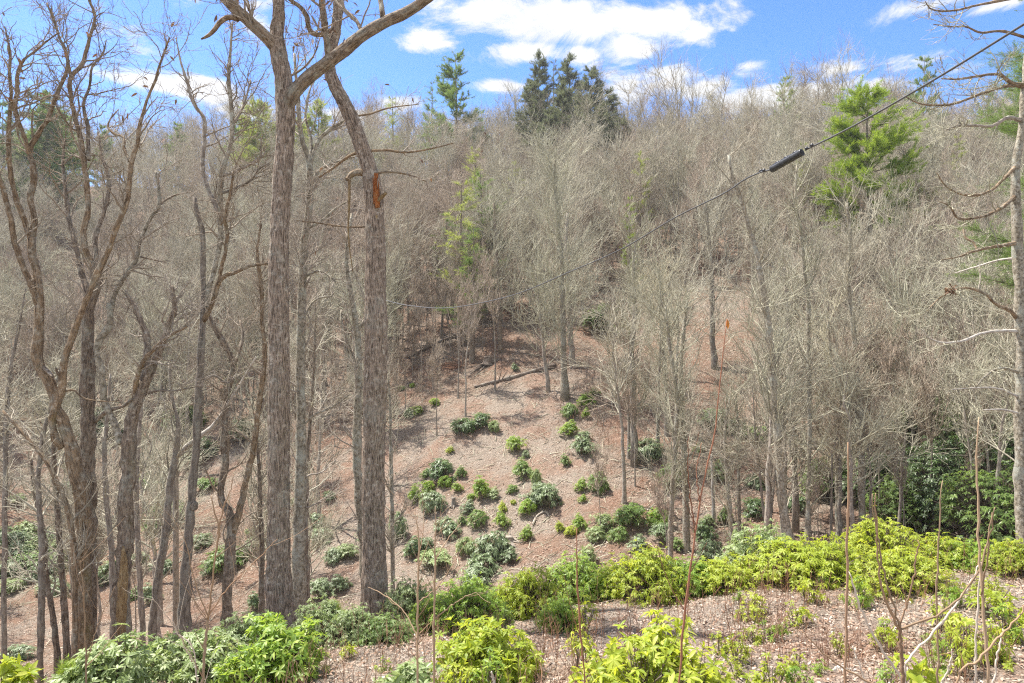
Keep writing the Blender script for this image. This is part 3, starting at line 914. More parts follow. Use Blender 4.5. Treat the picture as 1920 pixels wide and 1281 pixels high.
def hero(name, label, d0, limbs, group=None, twigs=((26, 90, 420), (0.35, 0.98)), seed=1, mat=M_DARK, twigmat=None, big=False, up=0.05, twig_r=0.006, crook=0.14, l1=(1.0, 2.2), bury=0.35, leaves=0, cat='tree', rand_depth=0.9):
    """limbs: (part name, [(x, y, width) in photo pixels, bottom to top], depth change towards the tip, material or None, bears twigs)"""
    r = np.random.default_rng(seed)
    b = limbs[0][1][0]
    X0 = (b[0] - 960) / F * d0
    z0 = gz(X0, d0)
    root = thing(name, label, cat, (X0, d0, z0), group)
    org = np.array([X0, d0, z0])
    curves, rads = [], []
    starts = {}
    for li, (part, pts, dd, m, bears) in enumerate(limbs):
        pts = np.array(pts, float)
        # depth where this limb leaves its parent: nearest point of the trunk or limb drawn before
        ds = d0
        if li:
            best = 1e9
            for (pp, dep) in starts.values():
                e = np.hypot(pp[:, 0] - pts[0, 0], pp[:, 1] - pts[0, 1])
                k = e.argmin()
                if e[k] < best:
                    best, ds = e[k], dep[k]
        q = spline(pts, max(12, min(40, int(np.abs(np.diff(pts[:, :2], axis=0)).sum() / 9))))
        s = np.linspace(0, 1, len(q))
        dep = ds + dd * s
        starts[li] = (q, dep)
        P = np.stack([(q[:, 0] - 960) / F * dep, dep, (640 - q[:, 1]) / F * dep + EYE], 1)
        R = np.maximum(q[:, 2], 0.8) / 2 / F * dep
        if li == 0 and P[0, 2] > z0 - bury:
            P = np.concatenate([[[P[0, 0], d0, z0 - bury]], P])
            R = np.concatenate([[R[0] * 1.08], R])
        if len(P) > 14 and not big:
            P[1:-1] += r.normal(size=(len(P) - 2, 3)) * R[1:-1, None] * 0.10
            R = R * (1 + 0.07 * r.normal(size=len(R)))
        g = Geo()
        if big and li == 0:
            K = 300
            Pf = spline(np.concatenate([P, R[:, None]], 1), K)
            for nb in range(6):
                c = r.random() * K
                Pf[:, 3] *= 1 + 0.07 * np.exp(-((np.arange(K) - c) / 5) ** 2)
            # root flare
            Pf[:, 3] *= 1 + 0.25 * np.exp(-np.arange(K) / 8.0)
            g.tubes(Pf[None, :, :3] - org, Pf[None, :, 3], 56, disp=bark_ridges(0.030, 22), cap=True)
        elif big and R.max() > 0.07:
            K = 90
            Pf = spline(np.concatenate([P, R[:, None]], 1), K)
            g.tubes(Pf[None, :, :3] - org, Pf[None, :, 3], 28, disp=bark_ridges(0.014, 13), cap=True)
        else:
            g.tubes(P[None] - org, R[None], 10 if R.max() > 0.05 else 7, cap=True)
        o = g.build(part, m or mat, root)
        if bears:
            Q = spline(np.concatenate([P, R[:, None]], 1), 24)
            curves.append(Q[:, :3])
            rads.append(Q[:, 3])
    if curves and twigs:
        (n1, n2, n3), (t0, t1) = twigs
        C, R = np.array(curves), np.array(rads)
        A, AR = spawn(C, R, n1, t0, t1, lambda t, q: l1[0] + (l1[1] - l1[0]) * q * (1.2 - .6 * t), (30, 65), 12, 0.5, twig_r, crook, up, r, rmax=0.03)
        B, BR = spawn(np.concatenate([A, C[:, -12:]]), np.concatenate([AR, R[:, -12:]]), n2, 0.15, 1.0, lambda t, q: 0.45 * l1[1] * (0.3 + q) * (1.1 - .5 * t), (28, 60), 8, 0.6, twig_r * .8, crook * 1.5, up, r, rmax=0.014)
        D, DR = spawn(B, BR, n3, 0.1, 1.0, lambda t, q: 0.22 * l1[1] * (0.3 + q), (22, 52), 5, 0.7, twig_r * .55, crook * 1.3, up * 1.4, r, rmax=0.008)
        g = Geo()
        g.tubes(A - org, AR, 5, tint=r.random(len(A)) * .6)
        g.tubes(B - org, BR, 4, tint=r.random(len(B)) * .8)
        g.tubes(D - org, DR, 3, tint=r.random(len(D)))
        g.build('twigs', twigmat or M_TWIG_NEAR, root, kind='stuff')
        if leaves:
            g = Geo()
            k = r.integers(0, len(D), leaves)
            base = D[k, -1] - org
            dv = r.normal(size=(leaves, 3)) + np.array([0, 0, -0.8])
            g.leaves(base, dv, r.normal(size=(leaves, 3)), 0.10 + 0.06 * r.random(leaves), 0.05, 0.3)
            g.build('dead_leaves', M_BROWNLEAF, root, kind='stuff')
    return root


HG = None
hero('oak_tree', 'big straight oak with thick limbs forking in a Y against the sky, ridged grey-brown bark', 14.0, [
    ('trunk', [(526, 1200, 58), (526, 1150, 50), (523, 1080, 44), (523, 1000, 40), (522, 850, 39), (523, 645, 37), (523, 500, 34), (525, 430, 33), (528, 360, 32), (533, 280, 31), (535, 215, 32), (533, 172, 31), (527, 120, 29), (518, 85, 27), (522, 50, 22), (523, 0, 20), (524, -60, 17), (520, -130, 13), (528, -220, 8)], 0.3, M_OAK, False),
    ('limb', [(520, 92, 25), (500, 70, 22), (470, 42, 21), (440, 15, 20), (415, -10, 17), (370, -50, 12), (330, -90, 8)], -1.2, M_OAKLIMB, True),
    ('limb', [(536, 205, 24), (553, 172, 25), (575, 148, 24), (600, 128, 23), (640, 98, 24), (680, 65, 22), (720, 42, 21), (770, 18, 19), (805, -6, 17), (850, -40, 13), (900, -70, 8)], -1.6, M_OAKLIMB, False),
    ('branch_stub', [(448, 36, 11), (428, 32, 10), (412, 42, 9), (400, 58, 8), (388, 68, 6), (377, 73, 3)], -0.3, M_BROWN, False),
    ('limb', [(718, 32, 11), (715, 10, 10), (710, -30, 8), (720, -90, 5)], 0.6, M_OAKLIMB, False),
    ('limb', [(678, 58, 8), (668, 38, 7), (650, 22, 7), (632, 6, 6), (610, -30, 4)], 0.8, M_OAKLIMB, True),
    ('limb', [(540, 145, 5), (570, 126, 4), (590, 100, 3), (600, 70, 2)], 1.2, M_BROWN, True),
], twigs=((34, 150, 700), (0.05, 0.9)), seed=21, big=True, twigmat=M_TWIG_NEAR, leaves=160, l1=(0.7, 1.7), crook=0.17)

hero('broken_tree', 'thick storm-broken grey trunk leaning left on top, raw orange wood and a hanging strip', 15.0, [
    ('trunk', [(706, 1175, 62), (704, 1130, 50), (702, 1050, 43), (700, 950, 41), (700, 850, 40), (703, 740, 41), (706, 645, 41), (704, 540, 38), (703, 430, 35), (701, 390, 33), (698, 350, 32), (690, 310, 27), (680, 280, 27), (668, 245, 27), (652, 205, 25), (636, 175, 24), (622, 145, 21), (617, 120, 20), (622, 90, 19), (630, 55, 18), (634, 10, 17), (636, -60, 13)], 0.5, M_OAK, False),
    ('limb', [(619, 128, 14), (613, 80, 12), (608, 40, 12), (603, 0, 11), (600, -70, 8)], -0.5, M_OAKLIMB, True),
    ('limb', [(612, 63, 9), (600, 65, 9), (585, 62, 9), (578, 48, 9), (575, 30, 9), (565, 15, 8), (545, 0, 7), (515, -30, 5)], -0.7, M_BROWN, True),
    ('branch_stub', [(688, 325, 13), (668, 323, 12), (658, 328, 10), (651, 337, 8)], -0.3, M_BROWN, False),
    ('hanging_wood', [(655, 333, 5), (655, 365, 5), (654, 400, 3.6), (653, 430, 3.2), (656, 470, 2.6), (662, 510, 1.6)], 0.05, M_ROT, False),
    ('broken_wood', [(708, 392, 9), (705, 365, 9), (704, 345, 7), (706, 328, 8)], -0.1, M_WOOD, False),
    ('broken_wood', [(702, 385, 4), (701, 350, 3), (699, 335, 1)], -0.05, M_WOOD, False),
    ('broken_wood', [(711, 386, 4), (710, 355, 3), (711, 338, 1)], -0.05, M_WOOD, False),
    ('broken_wood', [(706, 405, 5), (707, 425, 3), (705, 445, 1)], 0.02, M_ROT, False),
    ('branch_stub', [(707, 380, 7), (716, 372, 7), (724, 364, 6)], -0.1, M_ROT, False),
    ('limb', [(690, 283, 6), (720, 281, 5), (760, 285, 4.5), (800, 280, 3.4), (850, 268, 2)], 0.8, M_BROWN, True),
    ('limb', [(702, 325, 4), (730, 322, 4), (760, 326, 3), (800, 340, 2)], 0.5, M_BROWN, True),
    ('limb', [(682, 282, 6), (655, 292, 5), (628, 312, 5), (598, 332, 2.5)], 0.7, M_BROWN, True),
    ('limb', [(686, 425, 4), (650, 425, 3.5), (600, 418, 3), (555, 413, 1.6)], 0.9, M_BROWN, True),
    ('limb', [(655, 218, 4), (690, 214, 4), (725, 203, 3), (785, 195, 1.6)], 0.9, M_BROWN, True),
], twigs=((30, 100, 420), (0.2, 1.0)), seed=22, big=True, l1=(0.5, 1.3), leaves=30, crook=0.12)

hero('crooked_tree', 'brown crooked tree with kinked forking stems at the left, mossy bark', 14.6, [
    ('trunk', [(157, 1235, 34), (155, 1150, 30), (152, 922, 27), (144, 884, 25), (137, 853, 24), (129, 824, 22), (118, 793, 21), (108, 765, 19), (99, 734, 18), (90, 708, 18), (75, 685, 19), (67, 662, 19), (70, 639, 18), (73, 613, 17), (75, 584, 16), (72, 545, 15), (69, 506, 14), (58, 465, 14), (60, 444, 14)], 0.4, None, False),
    ('stem', [(60, 447, 12), (65, 408, 11), (56, 370, 11), (63, 339, 11), (59, 300, 10), (56, 289, 10), (70, 253, 9), (88, 227, 8), (100, 193, 8), (111, 165, 7), (126, 129, 6), (126, 108, 5), (116, 82, 4), (103, 46, 3), (88, 5, 2)], 0.8, None, True),
    ('stem', [(57, 291, 8), (46, 258, 8), (33, 224, 8), (28, 201, 8), (33, 168, 7), (33, 139, 6), (44, 113, 5), (67, 95, 4), (88, 77, 3), (110, 61, 2)], -0.7, None, True),
    ('stem', [(60, 452, 11), (41, 403, 10), (25, 350, 9), (18, 310, 9), (17, 253, 8), (18, 219, 7), (21, 180, 6), (18, 134, 6), (19, 103, 5), (15, 77, 4), (9, 49, 2)], -0.9, None, True),
    ('stem', [(74, 585, 11), (62, 545, 11), (46, 506, 11), (28, 455, 10), (18, 403, 10), (5, 351, 9), (-12, 300, 8), (-30, 230, 6), (-35, 150, 4)], -1.0, None, True),
    ('stem', [(119, 838, 17), (103, 819, 15), (98, 791, 15), (104, 765, 15), (116, 734, 14), (117, 703, 13), (120, 675, 12), (131, 646, 12), (142, 613, 12), (157, 573, 11), (170, 545, 11), (180, 519, 11), (196, 486, 10), (211, 449, 10), (219, 424, 10), (237, 385, 9), (242, 352, 9), (247, 300, 9), (258, 270, 8), (260, 245, 7), (268, 214, 6), (278, 180, 5), (290, 155, 5), (300, 120, 4), (318, 70, 3)], -0.9, None, True),
    ('stem', [(243, 302, 6), (232, 276, 6), (232, 258, 5), (214, 250, 5), (202, 237, 4), (206, 224, 3), (222, 205, 2)], 0.6, None, True),
    ('branch_stub', [(80, 688, 8), (90, 696, 7), (99, 706, 5)], -0.4, M_DARK, False),
    ('branch_stub', [(116, 705, 5), (108, 700, 5), (105, 690, 4)], -0.2, M_DARK, False),
    ('limb', [(115, 735, 4), (140, 732, 4), (150, 742, 3), (190, 752, 2.5), (225, 751, 2)], 0.4, None, False),
], twigs=((60, 260, 1200), (0.3, 1.0)), seed=23, mat=M_BROWN, l1=(0.6, 1.8), crook=0.2, leaves=40)

hero('grey_tree', 'tall mottled grey tree splitting into slim stems beside the crooked brown one', 15.4, [
    ('trunk', [(163, 1225, 44), (163, 1150, 35), (163, 930, 33), (166, 858, 28), (165, 780, 27), (165, 703, 25), (165, 626, 22), (167, 573, 22), (176, 540, 20), (184, 512, 19), (179, 490, 17)], 0.2, None, False),
    ('stem', [(178, 502, 13), (162, 475, 12), (157, 444, 11), (157, 424, 11), (165, 403, 11), (165, 372, 10), (160, 326, 10), (157, 300, 10), (151, 258, 9), (142, 224, 8), (134, 185, 8), (133, 144, 8), (152, 124, 8), (162, 93, 7), (170, 64, 6), (178, 26, 5), (167, 0, 4), (160, -40, 3)], 0.7, M_BROWN, True),
    ('stem', [(180, 492, 10), (180, 439, 9), (193, 403, 8), (201, 375, 8), (204, 351, 7), (200, 320, 6), (190, 290, 5), (185, 250, 3)], 1.0, None, True),
    ('stem', [(133, 150, 6), (128, 121, 6), (124, 95, 5), (112, 72, 4), (106, 50, 3), (95, 15, 2)], -0.6, None, True),
    ('stem', [(166, 300, 7), (165, 273, 7), (165, 240, 7), (157, 191, 6), (167, 165, 5), (175, 121, 4), (191, 103, 3), (199, 76, 2)], 0.9, None, True),
    ('stem', [(168, 560, 11), (150, 500, 10), (140, 455, 9), (128, 405, 8), (122, 350, 7), (118, 300, 5), (122, 260, 3)], 1.2, None, True),
    ('limb', [(178, 790, 8), (195, 775, 8), (210, 767, 7), (228, 763, 6), (248, 748, 5)], -0.5, None, False),
], twigs=((44, 190, 900), (0.3, 1.0)), seed=24, mat=M_DARK, l1=(0.6, 1.7), crook=0.18)

hero('scarred_tree', 'dark trunk with a peeled tan scar at its foot, breaking into gnarled stems', 15.0, [
    ('trunk', [(229, 1215, 34), (228, 1150, 30), (232, 1050, 29), (236, 970, 27), (238, 909, 26), (242, 832, 25), (248, 780, 21), (261, 744, 20), (270, 715, 20)], 0.2, None, False),
    ('stem', [(266, 735, 16), (279, 703, 16), (296, 664, 14), (309, 631, 13), (320, 600, 11), (328, 576, 9), (325, 556, 8), (322, 535, 6)], -0.4, None, True),
    ('stem', [(265, 738, 15), (268, 711, 14), (276, 664, 13), (274, 626, 12), (263, 600, 11), (250, 570, 8), (232, 545, 6)], 0.5, None, True),
    ('stem', [(252, 748, 10), (257, 708, 9), (271, 675, 8), (291, 652, 7), (320, 628, 5), (352, 612, 3)], -0.8, M_BROWN, True),
    ('stem', [(227, 832, 13), (211, 786, 12), (196, 755, 12), (193, 729, 11), (190, 690, 11), (181, 657, 11), (187, 638, 12), (206, 606, 12), (205, 568, 9)], 0.3, M_LICH, False),
    ('stem', [(206, 600, 8), (219, 542, 8), (240, 510, 8), (253, 491, 8), (263, 452, 7), (281, 411, 7), (298, 387, 7), (297, 352, 6), (292, 320, 4)], 0.6, M_LICH, True),
    ('limb', [(276, 484, 3), (262, 481, 3), (285, 486, 3), (310, 492, 3)], 0.2, None, False),
    ('limb', [(298, 385, 4), (310, 375, 4), (330, 365, 3), (352, 360, 2)], 0.5, None, True),
    ('limb', [(258, 745, 4), (290, 733, 4), (330, 732, 3), (370, 724, 2)], -0.4, None, True),
    ('scar', [(233, 1185, 15), (234, 1120, 17), (237, 1060, 14), (236, 1020, 4)], -0.02, M_ROT, False),
], twigs=((40, 170, 800), (0.3, 1.0)), seed=25, mat=M_DARK, l1=(0.5, 1.5), crook=0.2)
BROKEN_STUB = [o.name for o in bpy.data.objects if o.name.startswith('branch_stub') and o.parent and o.parent.name == 'broken_tree'][-1]
# the scar sits on the camera side of its trunk
for o in bpy.data.objects:
    if o.name == 'scar':
        o.location = (0.02, -0.14, 0)
    if o.name.split('.')[0] == 'broken_wood' or (o.name.startswith('branch_stub') and o.parent and o.parent.name == 'broken_tree' and o.data.materials[0] == M_ROT and o.matrix_world is not None and o.name == BROKEN_STUB):
        o.location = (0.03, -0.17, 0)

hero('burled_tree', 'slim grey tree with dark burls on its lower trunk, left of the big oak', 16.0, [
    ('trunk', [(343, 1190, 28), (344, 1160, 24), (349, 1077, 20), (355, 982, 16), (359, 925, 16), (364, 879, 15), (368, 827, 15), (373, 733, 14), (377, 656, 13), (380, 605, 13), (382, 566, 11), (380, 501, 10), (380, 450, 9), (379, 433, 9), (369, 395, 8), (365, 369, 7)], 0.3, None, False),
    ('burl', [(362, 958, 4), (362, 953, 17), (363, 945, 16), (363, 938, 5)], 0.0, M_DARK, False),
    ('stem', [(381, 600, 10), (393, 535, 10), (405, 489, 10), (413, 446, 10), (413, 382, 9), (418, 317, 9), (434, 261, 8), (434, 201, 8), (429, 163, 7), (432, 100, 5), (436, 40, 3)], 0.5, M_LICH, True),
    ('stem', [(382, 602, 10), (403, 555, 9), (412, 525, 9), (425, 515, 8), (440, 511, 7), (467, 499, 6), (501, 494, 5)], -0.6, M_BROWN, False),
    ('stem', [(411, 527, 7), (416, 496, 7), (424, 465, 7), (426, 446, 7), (421, 408, 6), (432, 360, 5), (438, 320, 4)], -0.4, M_BROWN, True),
    ('stem', [(411, 400, 9), (390, 354, 8), (379, 305, 8), (384, 258, 7), (382, 220, 7), (364, 196, 6), (352, 158, 5), (340, 120, 4), (330, 70, 2)], 0.8, None, True),
    ('limb', [(415, 330, 6), (440, 322, 6), (465, 310, 5), (490, 295, 4), (497, 284, 3)], -0.5, None, True),
    ('limb', [(416, 362, 5), (445, 352, 5), (470, 338, 4), (485, 318, 3), (505, 305, 2)], -0.6, None, True),
    ('limb', [(434, 235, 6), (450, 212, 5), (462, 180, 4), (470, 150, 3)], 0.6, None, True),
    ('limb', [(372, 722, 5), (400, 704, 5), (425, 718, 4), (455, 680, 2)], 0.6, None, True),
], twigs=((56, 240, 1100), (0.25, 1.0)), seed=26, mat=M_GREY, l1=(0.6, 1.7), crook=0.17)

hero('forked_tree', 'twin-stemmed dark tree whose two stems part low down, left of the oak', 16.5, [
    ('trunk', [(425, 1175, 24), (426, 1150, 21), (430, 1052, 20), (433, 985, 18), (430, 960, 15), (416, 943, 14), (414, 910, 13), (421, 879, 14), (421, 827, 14), (424, 770, 13), (430, 720, 13), (437, 682, 12), (424, 651, 11), (398, 605, 9), (388, 580, 5)], 0.5, None, True),
    ('stem', [(434, 1005, 14), (444, 977, 13), (455, 930, 12), (467, 879, 11), (478, 827, 11), (485, 763, 10), (491, 720, 10), (497, 656, 9), (491, 605, 8), (491, 553, 8), (485, 500, 7), (482, 476, 5), (490, 420, 4)], -0.5, M_BROWN, True),
    ('limb', [(440, 684, 6), (450, 655, 6), (455, 625, 5), (450, 600, 3)], 0.5, None, True),
    ('limb', [(420, 820, 5), (435, 818, 5), (447, 826, 4)], -0.3, None, False),
], twigs=((30, 120, 560), (0.3, 1.0)), seed=27, mat=M_DARK, l1=(0.5, 1.4), crook=0.16)

hero('lichened_tree', 'blotched lichen-covered trunk standing close behind the big oak', 17.0, [
    ('trunk', [(560, 1175, 30), (561, 1120, 27), (560, 1018, 25), (562, 956, 24), (565, 827, 19), (564, 708, 18), (564, 630, 17), (565, 579, 16), (568, 501, 15), (570, 450, 16), (577, 408, 15), (581, 343, 13), (579, 305, 11), (565, 258, 9), (560, 201, 8), (556, 150, 6), (552, 100, 4)], 0.5, None, True),
    ('stem', [(580, 320, 8), (586, 294, 8), (599, 261, 7), (630, 235, 6), (655, 222, 3)], 0.5, None, True),
    ('stem', [(582, 310, 7), (583, 258, 6), (573, 222, 5), (578, 180, 4), (590, 140, 2)], 0.8, None, True),
    ('limb', [(580, 346, 7), (604, 315, 6), (635, 303, 5), (668, 292, 3)], 0.6, None, True),
    ('limb', [(572, 430, 6), (600, 415, 5), (630, 390, 4), (660, 372, 2)], 0.7, None, True),
    ('limb', [(568, 520, 5), (600, 508, 4), (630, 528, 3)], -0.6, None, True),
    ('limb', [(565, 600, 5), (595, 560, 4), (622, 555, 3)], 0.6, None, True),
    ('limb', [(566, 800, 4), (590, 778, 4), (620, 765, 3), (655, 740, 2)], -0.5, None, True),
], twigs=((46, 170, 760), (0.2, 1.0)), seed=28, mat=M_LICH, l1=(0.6, 1.6))

hero('mossy_tree', 'slimmer mossy trunk half hidden behind the broken tree', 18.5, [
    ('trunk', [(692, 1150, 26), (688, 1090, 22), (678, 980, 19), (672, 900, 17), (669, 800, 16), (672, 690, 14), (668, 610, 12), (655, 540, 9), (650, 470, 7), (660, 400, 5)], 0.5, None, True),
    ('limb', [(669, 690, 7), (655, 650, 6), (640, 610, 5), (640, 580, 3)], 0.6, None, True),
    ('limb', [(672, 620, 6), (690, 580, 5), (684, 560, 4), (660, 500, 3)], 0.6, None, True),
], twigs=((26, 90, 420), (0.25, 1.0)), seed=29, mat=M_LICH, l1=(0.6, 1.5))

# thin trees between the big left-hand ones
THIN = [
    ('thin_tree', 'thin pale pole at the far left edge of the grove', 15.5, [(76, 1225, 12), (78, 1100, 11), (76, 980, 10), (72, 900, 9), (80, 820, 8), (95, 760, 6), (110, 700, 4)], M_GREY),
    ('thin_tree', 'thin dark pole leaning left between the pale pole and the crooked tree', 16.0, [(108, 1225, 11), (98, 1150, 10), (87, 1080, 9), (82, 1000, 8), (66, 930, 7), (58, 860, 5)], M_DARK),
    ('thin_tree', 'thin dark pole just left of the crooked tree foot', 16.0, [(126, 1220, 12), (120, 1130, 11), (115, 1060, 10), (108, 960, 9), (101, 860, 8), (105, 760, 5)], M_DARK),
    ('leaning_tree', 'slim orange-brown stem leaning across the foot of the crooked tree', 14.2, [(140, 1222, 10), (141, 1120, 10), (139, 1040, 10), (128, 960, 9), (112, 915, 9), (90, 870, 7), (45, 815, 6), (5, 770, 4)], M_BROWN),
    ('thin_tree', 'slim tree curving between the scarred trunk and the burled one', 17.0, [(284, 1200, 15), (288, 1150, 14), (297, 1080, 14), (312, 985, 14), (320, 905, 12), (328, 858, 12), (334, 800, 8), (322, 740, 6), (318, 680, 5)], M_GREY),
    ('thin_tree', 'thin dark tree behind the gap right of the scarred trunk', 20.0, [(268, 1190, 11), (262, 1080, 10), (257, 980, 9), (256, 900, 8), (262, 800, 7), (270, 700, 5)], M_GREY),
    ('thin_tree', 'dark thin trunk close on the left of the oak foot', 17.5, [(491, 1175, 10), (490, 1100, 10), (491, 1020, 9), (488, 960, 8), (486, 880, 7), (480, 800, 5)], M_DARK),
    ('thin_tree', 'slender grey pole on the right of the broken tree, in front of the clearing', 19.0, [(737, 1120, 9), (736, 1050, 8), (735, 950, 8), (733, 860, 7), (732, 780, 5), (728, 700, 3)], M_LICH),
    ('thin_tree', 'thin mossy pole against the right side of the lichened trunk', 18.0, [(578, 1150, 9), (575, 1080, 9), (574, 950, 8), (578, 840, 7), (586, 740, 6), (590, 640, 4), (592, 540, 3)], M_DARK),
    ('thin_tree', 'slim stem rising behind the scarred trunk on its left', 18.5, [(213, 1215, 12), (211, 1120, 11), (208, 1020, 10), (200, 940, 9), (196, 850, 8), (203, 760, 6), (207, 700, 4)], M_GREY),
    ('thin_tree', 'thin grey stem at the left picture edge', 17.0, [(8, 1230, 10), (8, 1080, 9), (10, 900, 9), (13, 760, 8), (22, 680, 6), (38, 600, 4), (48, 540, 2)], M_GREY),
]
for i, (nm, lb, d, pts, m) in enumerate(THIN):
    hero(nm, lb, d, [('trunk', pts, 0.4, None, True)], twigs=((16, 60, 300), (0.35, 1.0)), seed=40 + i, mat=m, l1=(0.5, 1.4), twigmat=M_TWIG)
hero('fallen_tree', 'pale bare trunk fallen aslant and propped on the burled tree', 17.6, [
    ('trunk', [(330, 858, 10), (339, 848, 10), (372, 820, 9), (403, 794, 8), (429, 755, 6), (480, 669, 3)], -1.4, M_SNAG, True)], twigs=((8, 20, 80), (0.4, 1.0)), seed=60, mat=M_SNAG, bury=0.0, l1=(0.4, 0.8), twigmat=M_TWIG_PALE)

# ------------------------------------------------------------------ trees on the right and round the clearing
RIGHT = [
    ('tall tree leaning left from behind the yellow-green hedge, right of the clearing', 25.0, [(1478, 1010, 24), (1474, 990, 20), (1465, 917, 17), (1454, 765, 14), (1444, 648, 12), (1438, 581, 12), (1424, 507, 11), (1414, 457, 10), (1404, 430, 9), (1392, 380, 8), (1376, 340, 7), (1366, 290, 5)], M_LICH, 70),
    ('straight slim grey tree second right of the clearing', 26.0, [(1515, 1010, 13), (1515, 985, 10), (1518, 765, 9), (1516, 631, 8), (1515, 557, 8), (1508, 514, 7), (1505, 463, 7), (1500, 430, 6), (1492, 370, 5), (1494, 310, 3)], M_LICH, 60),
    ('pale trunk with a lopped side limb in front of the dark thicket', 27.0, [(1619, 1010, 16), (1617, 985, 14), (1616, 900, 13), (1611, 749, 11), (1605, 682, 10), (1600, 614, 9), (1590, 531, 8), (1594, 450, 7), (1588, 380, 5)], M_LICH, 70),
    ('short mottled trunk just left of the pale one before the thicket', 28.0, [(1573, 1015, 13), (1572, 960, 11), (1571, 917, 10), (1566, 800, 8), (1560, 700, 6), (1552, 600, 4)], M_LICH, 40),
    ('slim trunk right of the tall leaning tree, rising from a dark bush', 31.0, [(1492, 945, 13), (1490, 900, 11), (1489, 800, 9), (1484, 700, 8), (1478, 600, 6), (1470, 500, 4)], M_GREY, 50),
    ('bare tree with two stems in front of the clearing right part', 30.0, [(1257, 1060, 12), (1258, 980, 10), (1262, 900, 9), (1268, 800, 9), (1270, 750, 8), (1262, 690, 7), (1254, 640, 6), (1248, 570, 4)], M_LICH, 70),
    ('grey tree with thick trunk beside the two-stemmed one', 31.0, [(1288, 1030, 14), (1286, 960, 12), (1283, 860, 11), (1278, 780, 10), (1276, 700, 8), (1282, 620, 7), (1290, 550, 5)], M_LICH, 70),
    ('thin forked tree left of the tall leaning one', 28.0, [(1374, 1035, 9), (1369, 960, 8), (1362, 880, 7), (1360, 800, 6), (1370, 740, 4)], M_LICH, 40),
    ('thin pole close right of the white snag', 29.0, [(1387, 1020, 7), (1385, 920, 6), (1384, 820, 5), (1380, 740, 3)], M_LICH, 30),
    ('tree standing mid clearing on the right with wide low branches', 39.0, [(1189, 822, 13), (1188, 790, 11), (1187, 720, 10), (1184, 660, 9), (1190, 580, 7), (1188, 500, 5), (1196, 430, 3)], M_GREY, 80),
    ('slim tree behind the wide-branched one on the clearing', 42.0, [(1250, 830, 11), (1249, 760, 9), (1247, 700, 8), (1240, 620, 6), (1236, 540, 4)], M_GREY, 60),
    ('biggest of three trunks at the top of the clearing, by the log end', 48.0, [(1059, 730, 18), (1058, 715, 14), (1057, 680, 11), (1056, 620, 10), (1054, 550, 10), (1052, 480, 9), (1046, 420, 8), (1042, 360, 6), (1040, 300, 4)], M_LICH, 120),
    ('second trunk at the clearing top, behind the biggest of three', 53.0, [(1075, 688, 17), (1073, 670, 12), (1070, 630, 11), (1066, 560, 9), (1062, 480, 7), (1064, 400, 5)], M_GREY, 90),
    ('thin leaning trunk across the fallen log', 49.5, [(1028, 716, 9), (1025, 700, 8), (1021, 670, 7), (1018, 640, 6), (1012, 580, 5), (1004, 500, 3)], M_GREY, 50),
    ('thick trunk on the red-brown bank right of the clearing top', 50.0, [(1340, 680, 14), (1337, 655, 11), (1335, 600, 10), (1335, 540, 9), (1330, 460, 7), (1322, 380, 5)], M_GREY, 80),
    ('dark straight conifer-like trunk above the clearing left edge', 57.0, [(938, 650, 9), (936, 600, 8), (934, 540, 7), (930, 460, 6), (926, 380, 4)], M_DARK, 60),
]
for i, (lb, d, pts, m, nt) in enumerate(RIGHT):
    k = d / 25.0
    # foot on the ground at the traced column
    hero('bare_tree', lb, d, [('trunk', pts, 0.3, None, True)], twigs=((int(nt * 0.55), nt * 4, nt * 18), (0.18, 1.0)), seed=70 + i, mat=m, l1=(1.0 * k, 2.6 * k),
         twigmat=M_TWIG_YEL if i % 7 == 3 else (M_TWIG_PALE if i % 2 else M_TWIG), twig_r=0.0055 * k, up=0.09, crook=0.085)

hero('snag', 'bleached white dead snag without branches on the lower right of the clearing', 33.0, [
    ('trunk', [(1338, 1000, 9), (1338, 960, 7), (1336, 900, 6), (1334, 850, 4)], 0.1, M_SNAG, False)], twigs=None, mat=M_SNAG, bury=0.2)

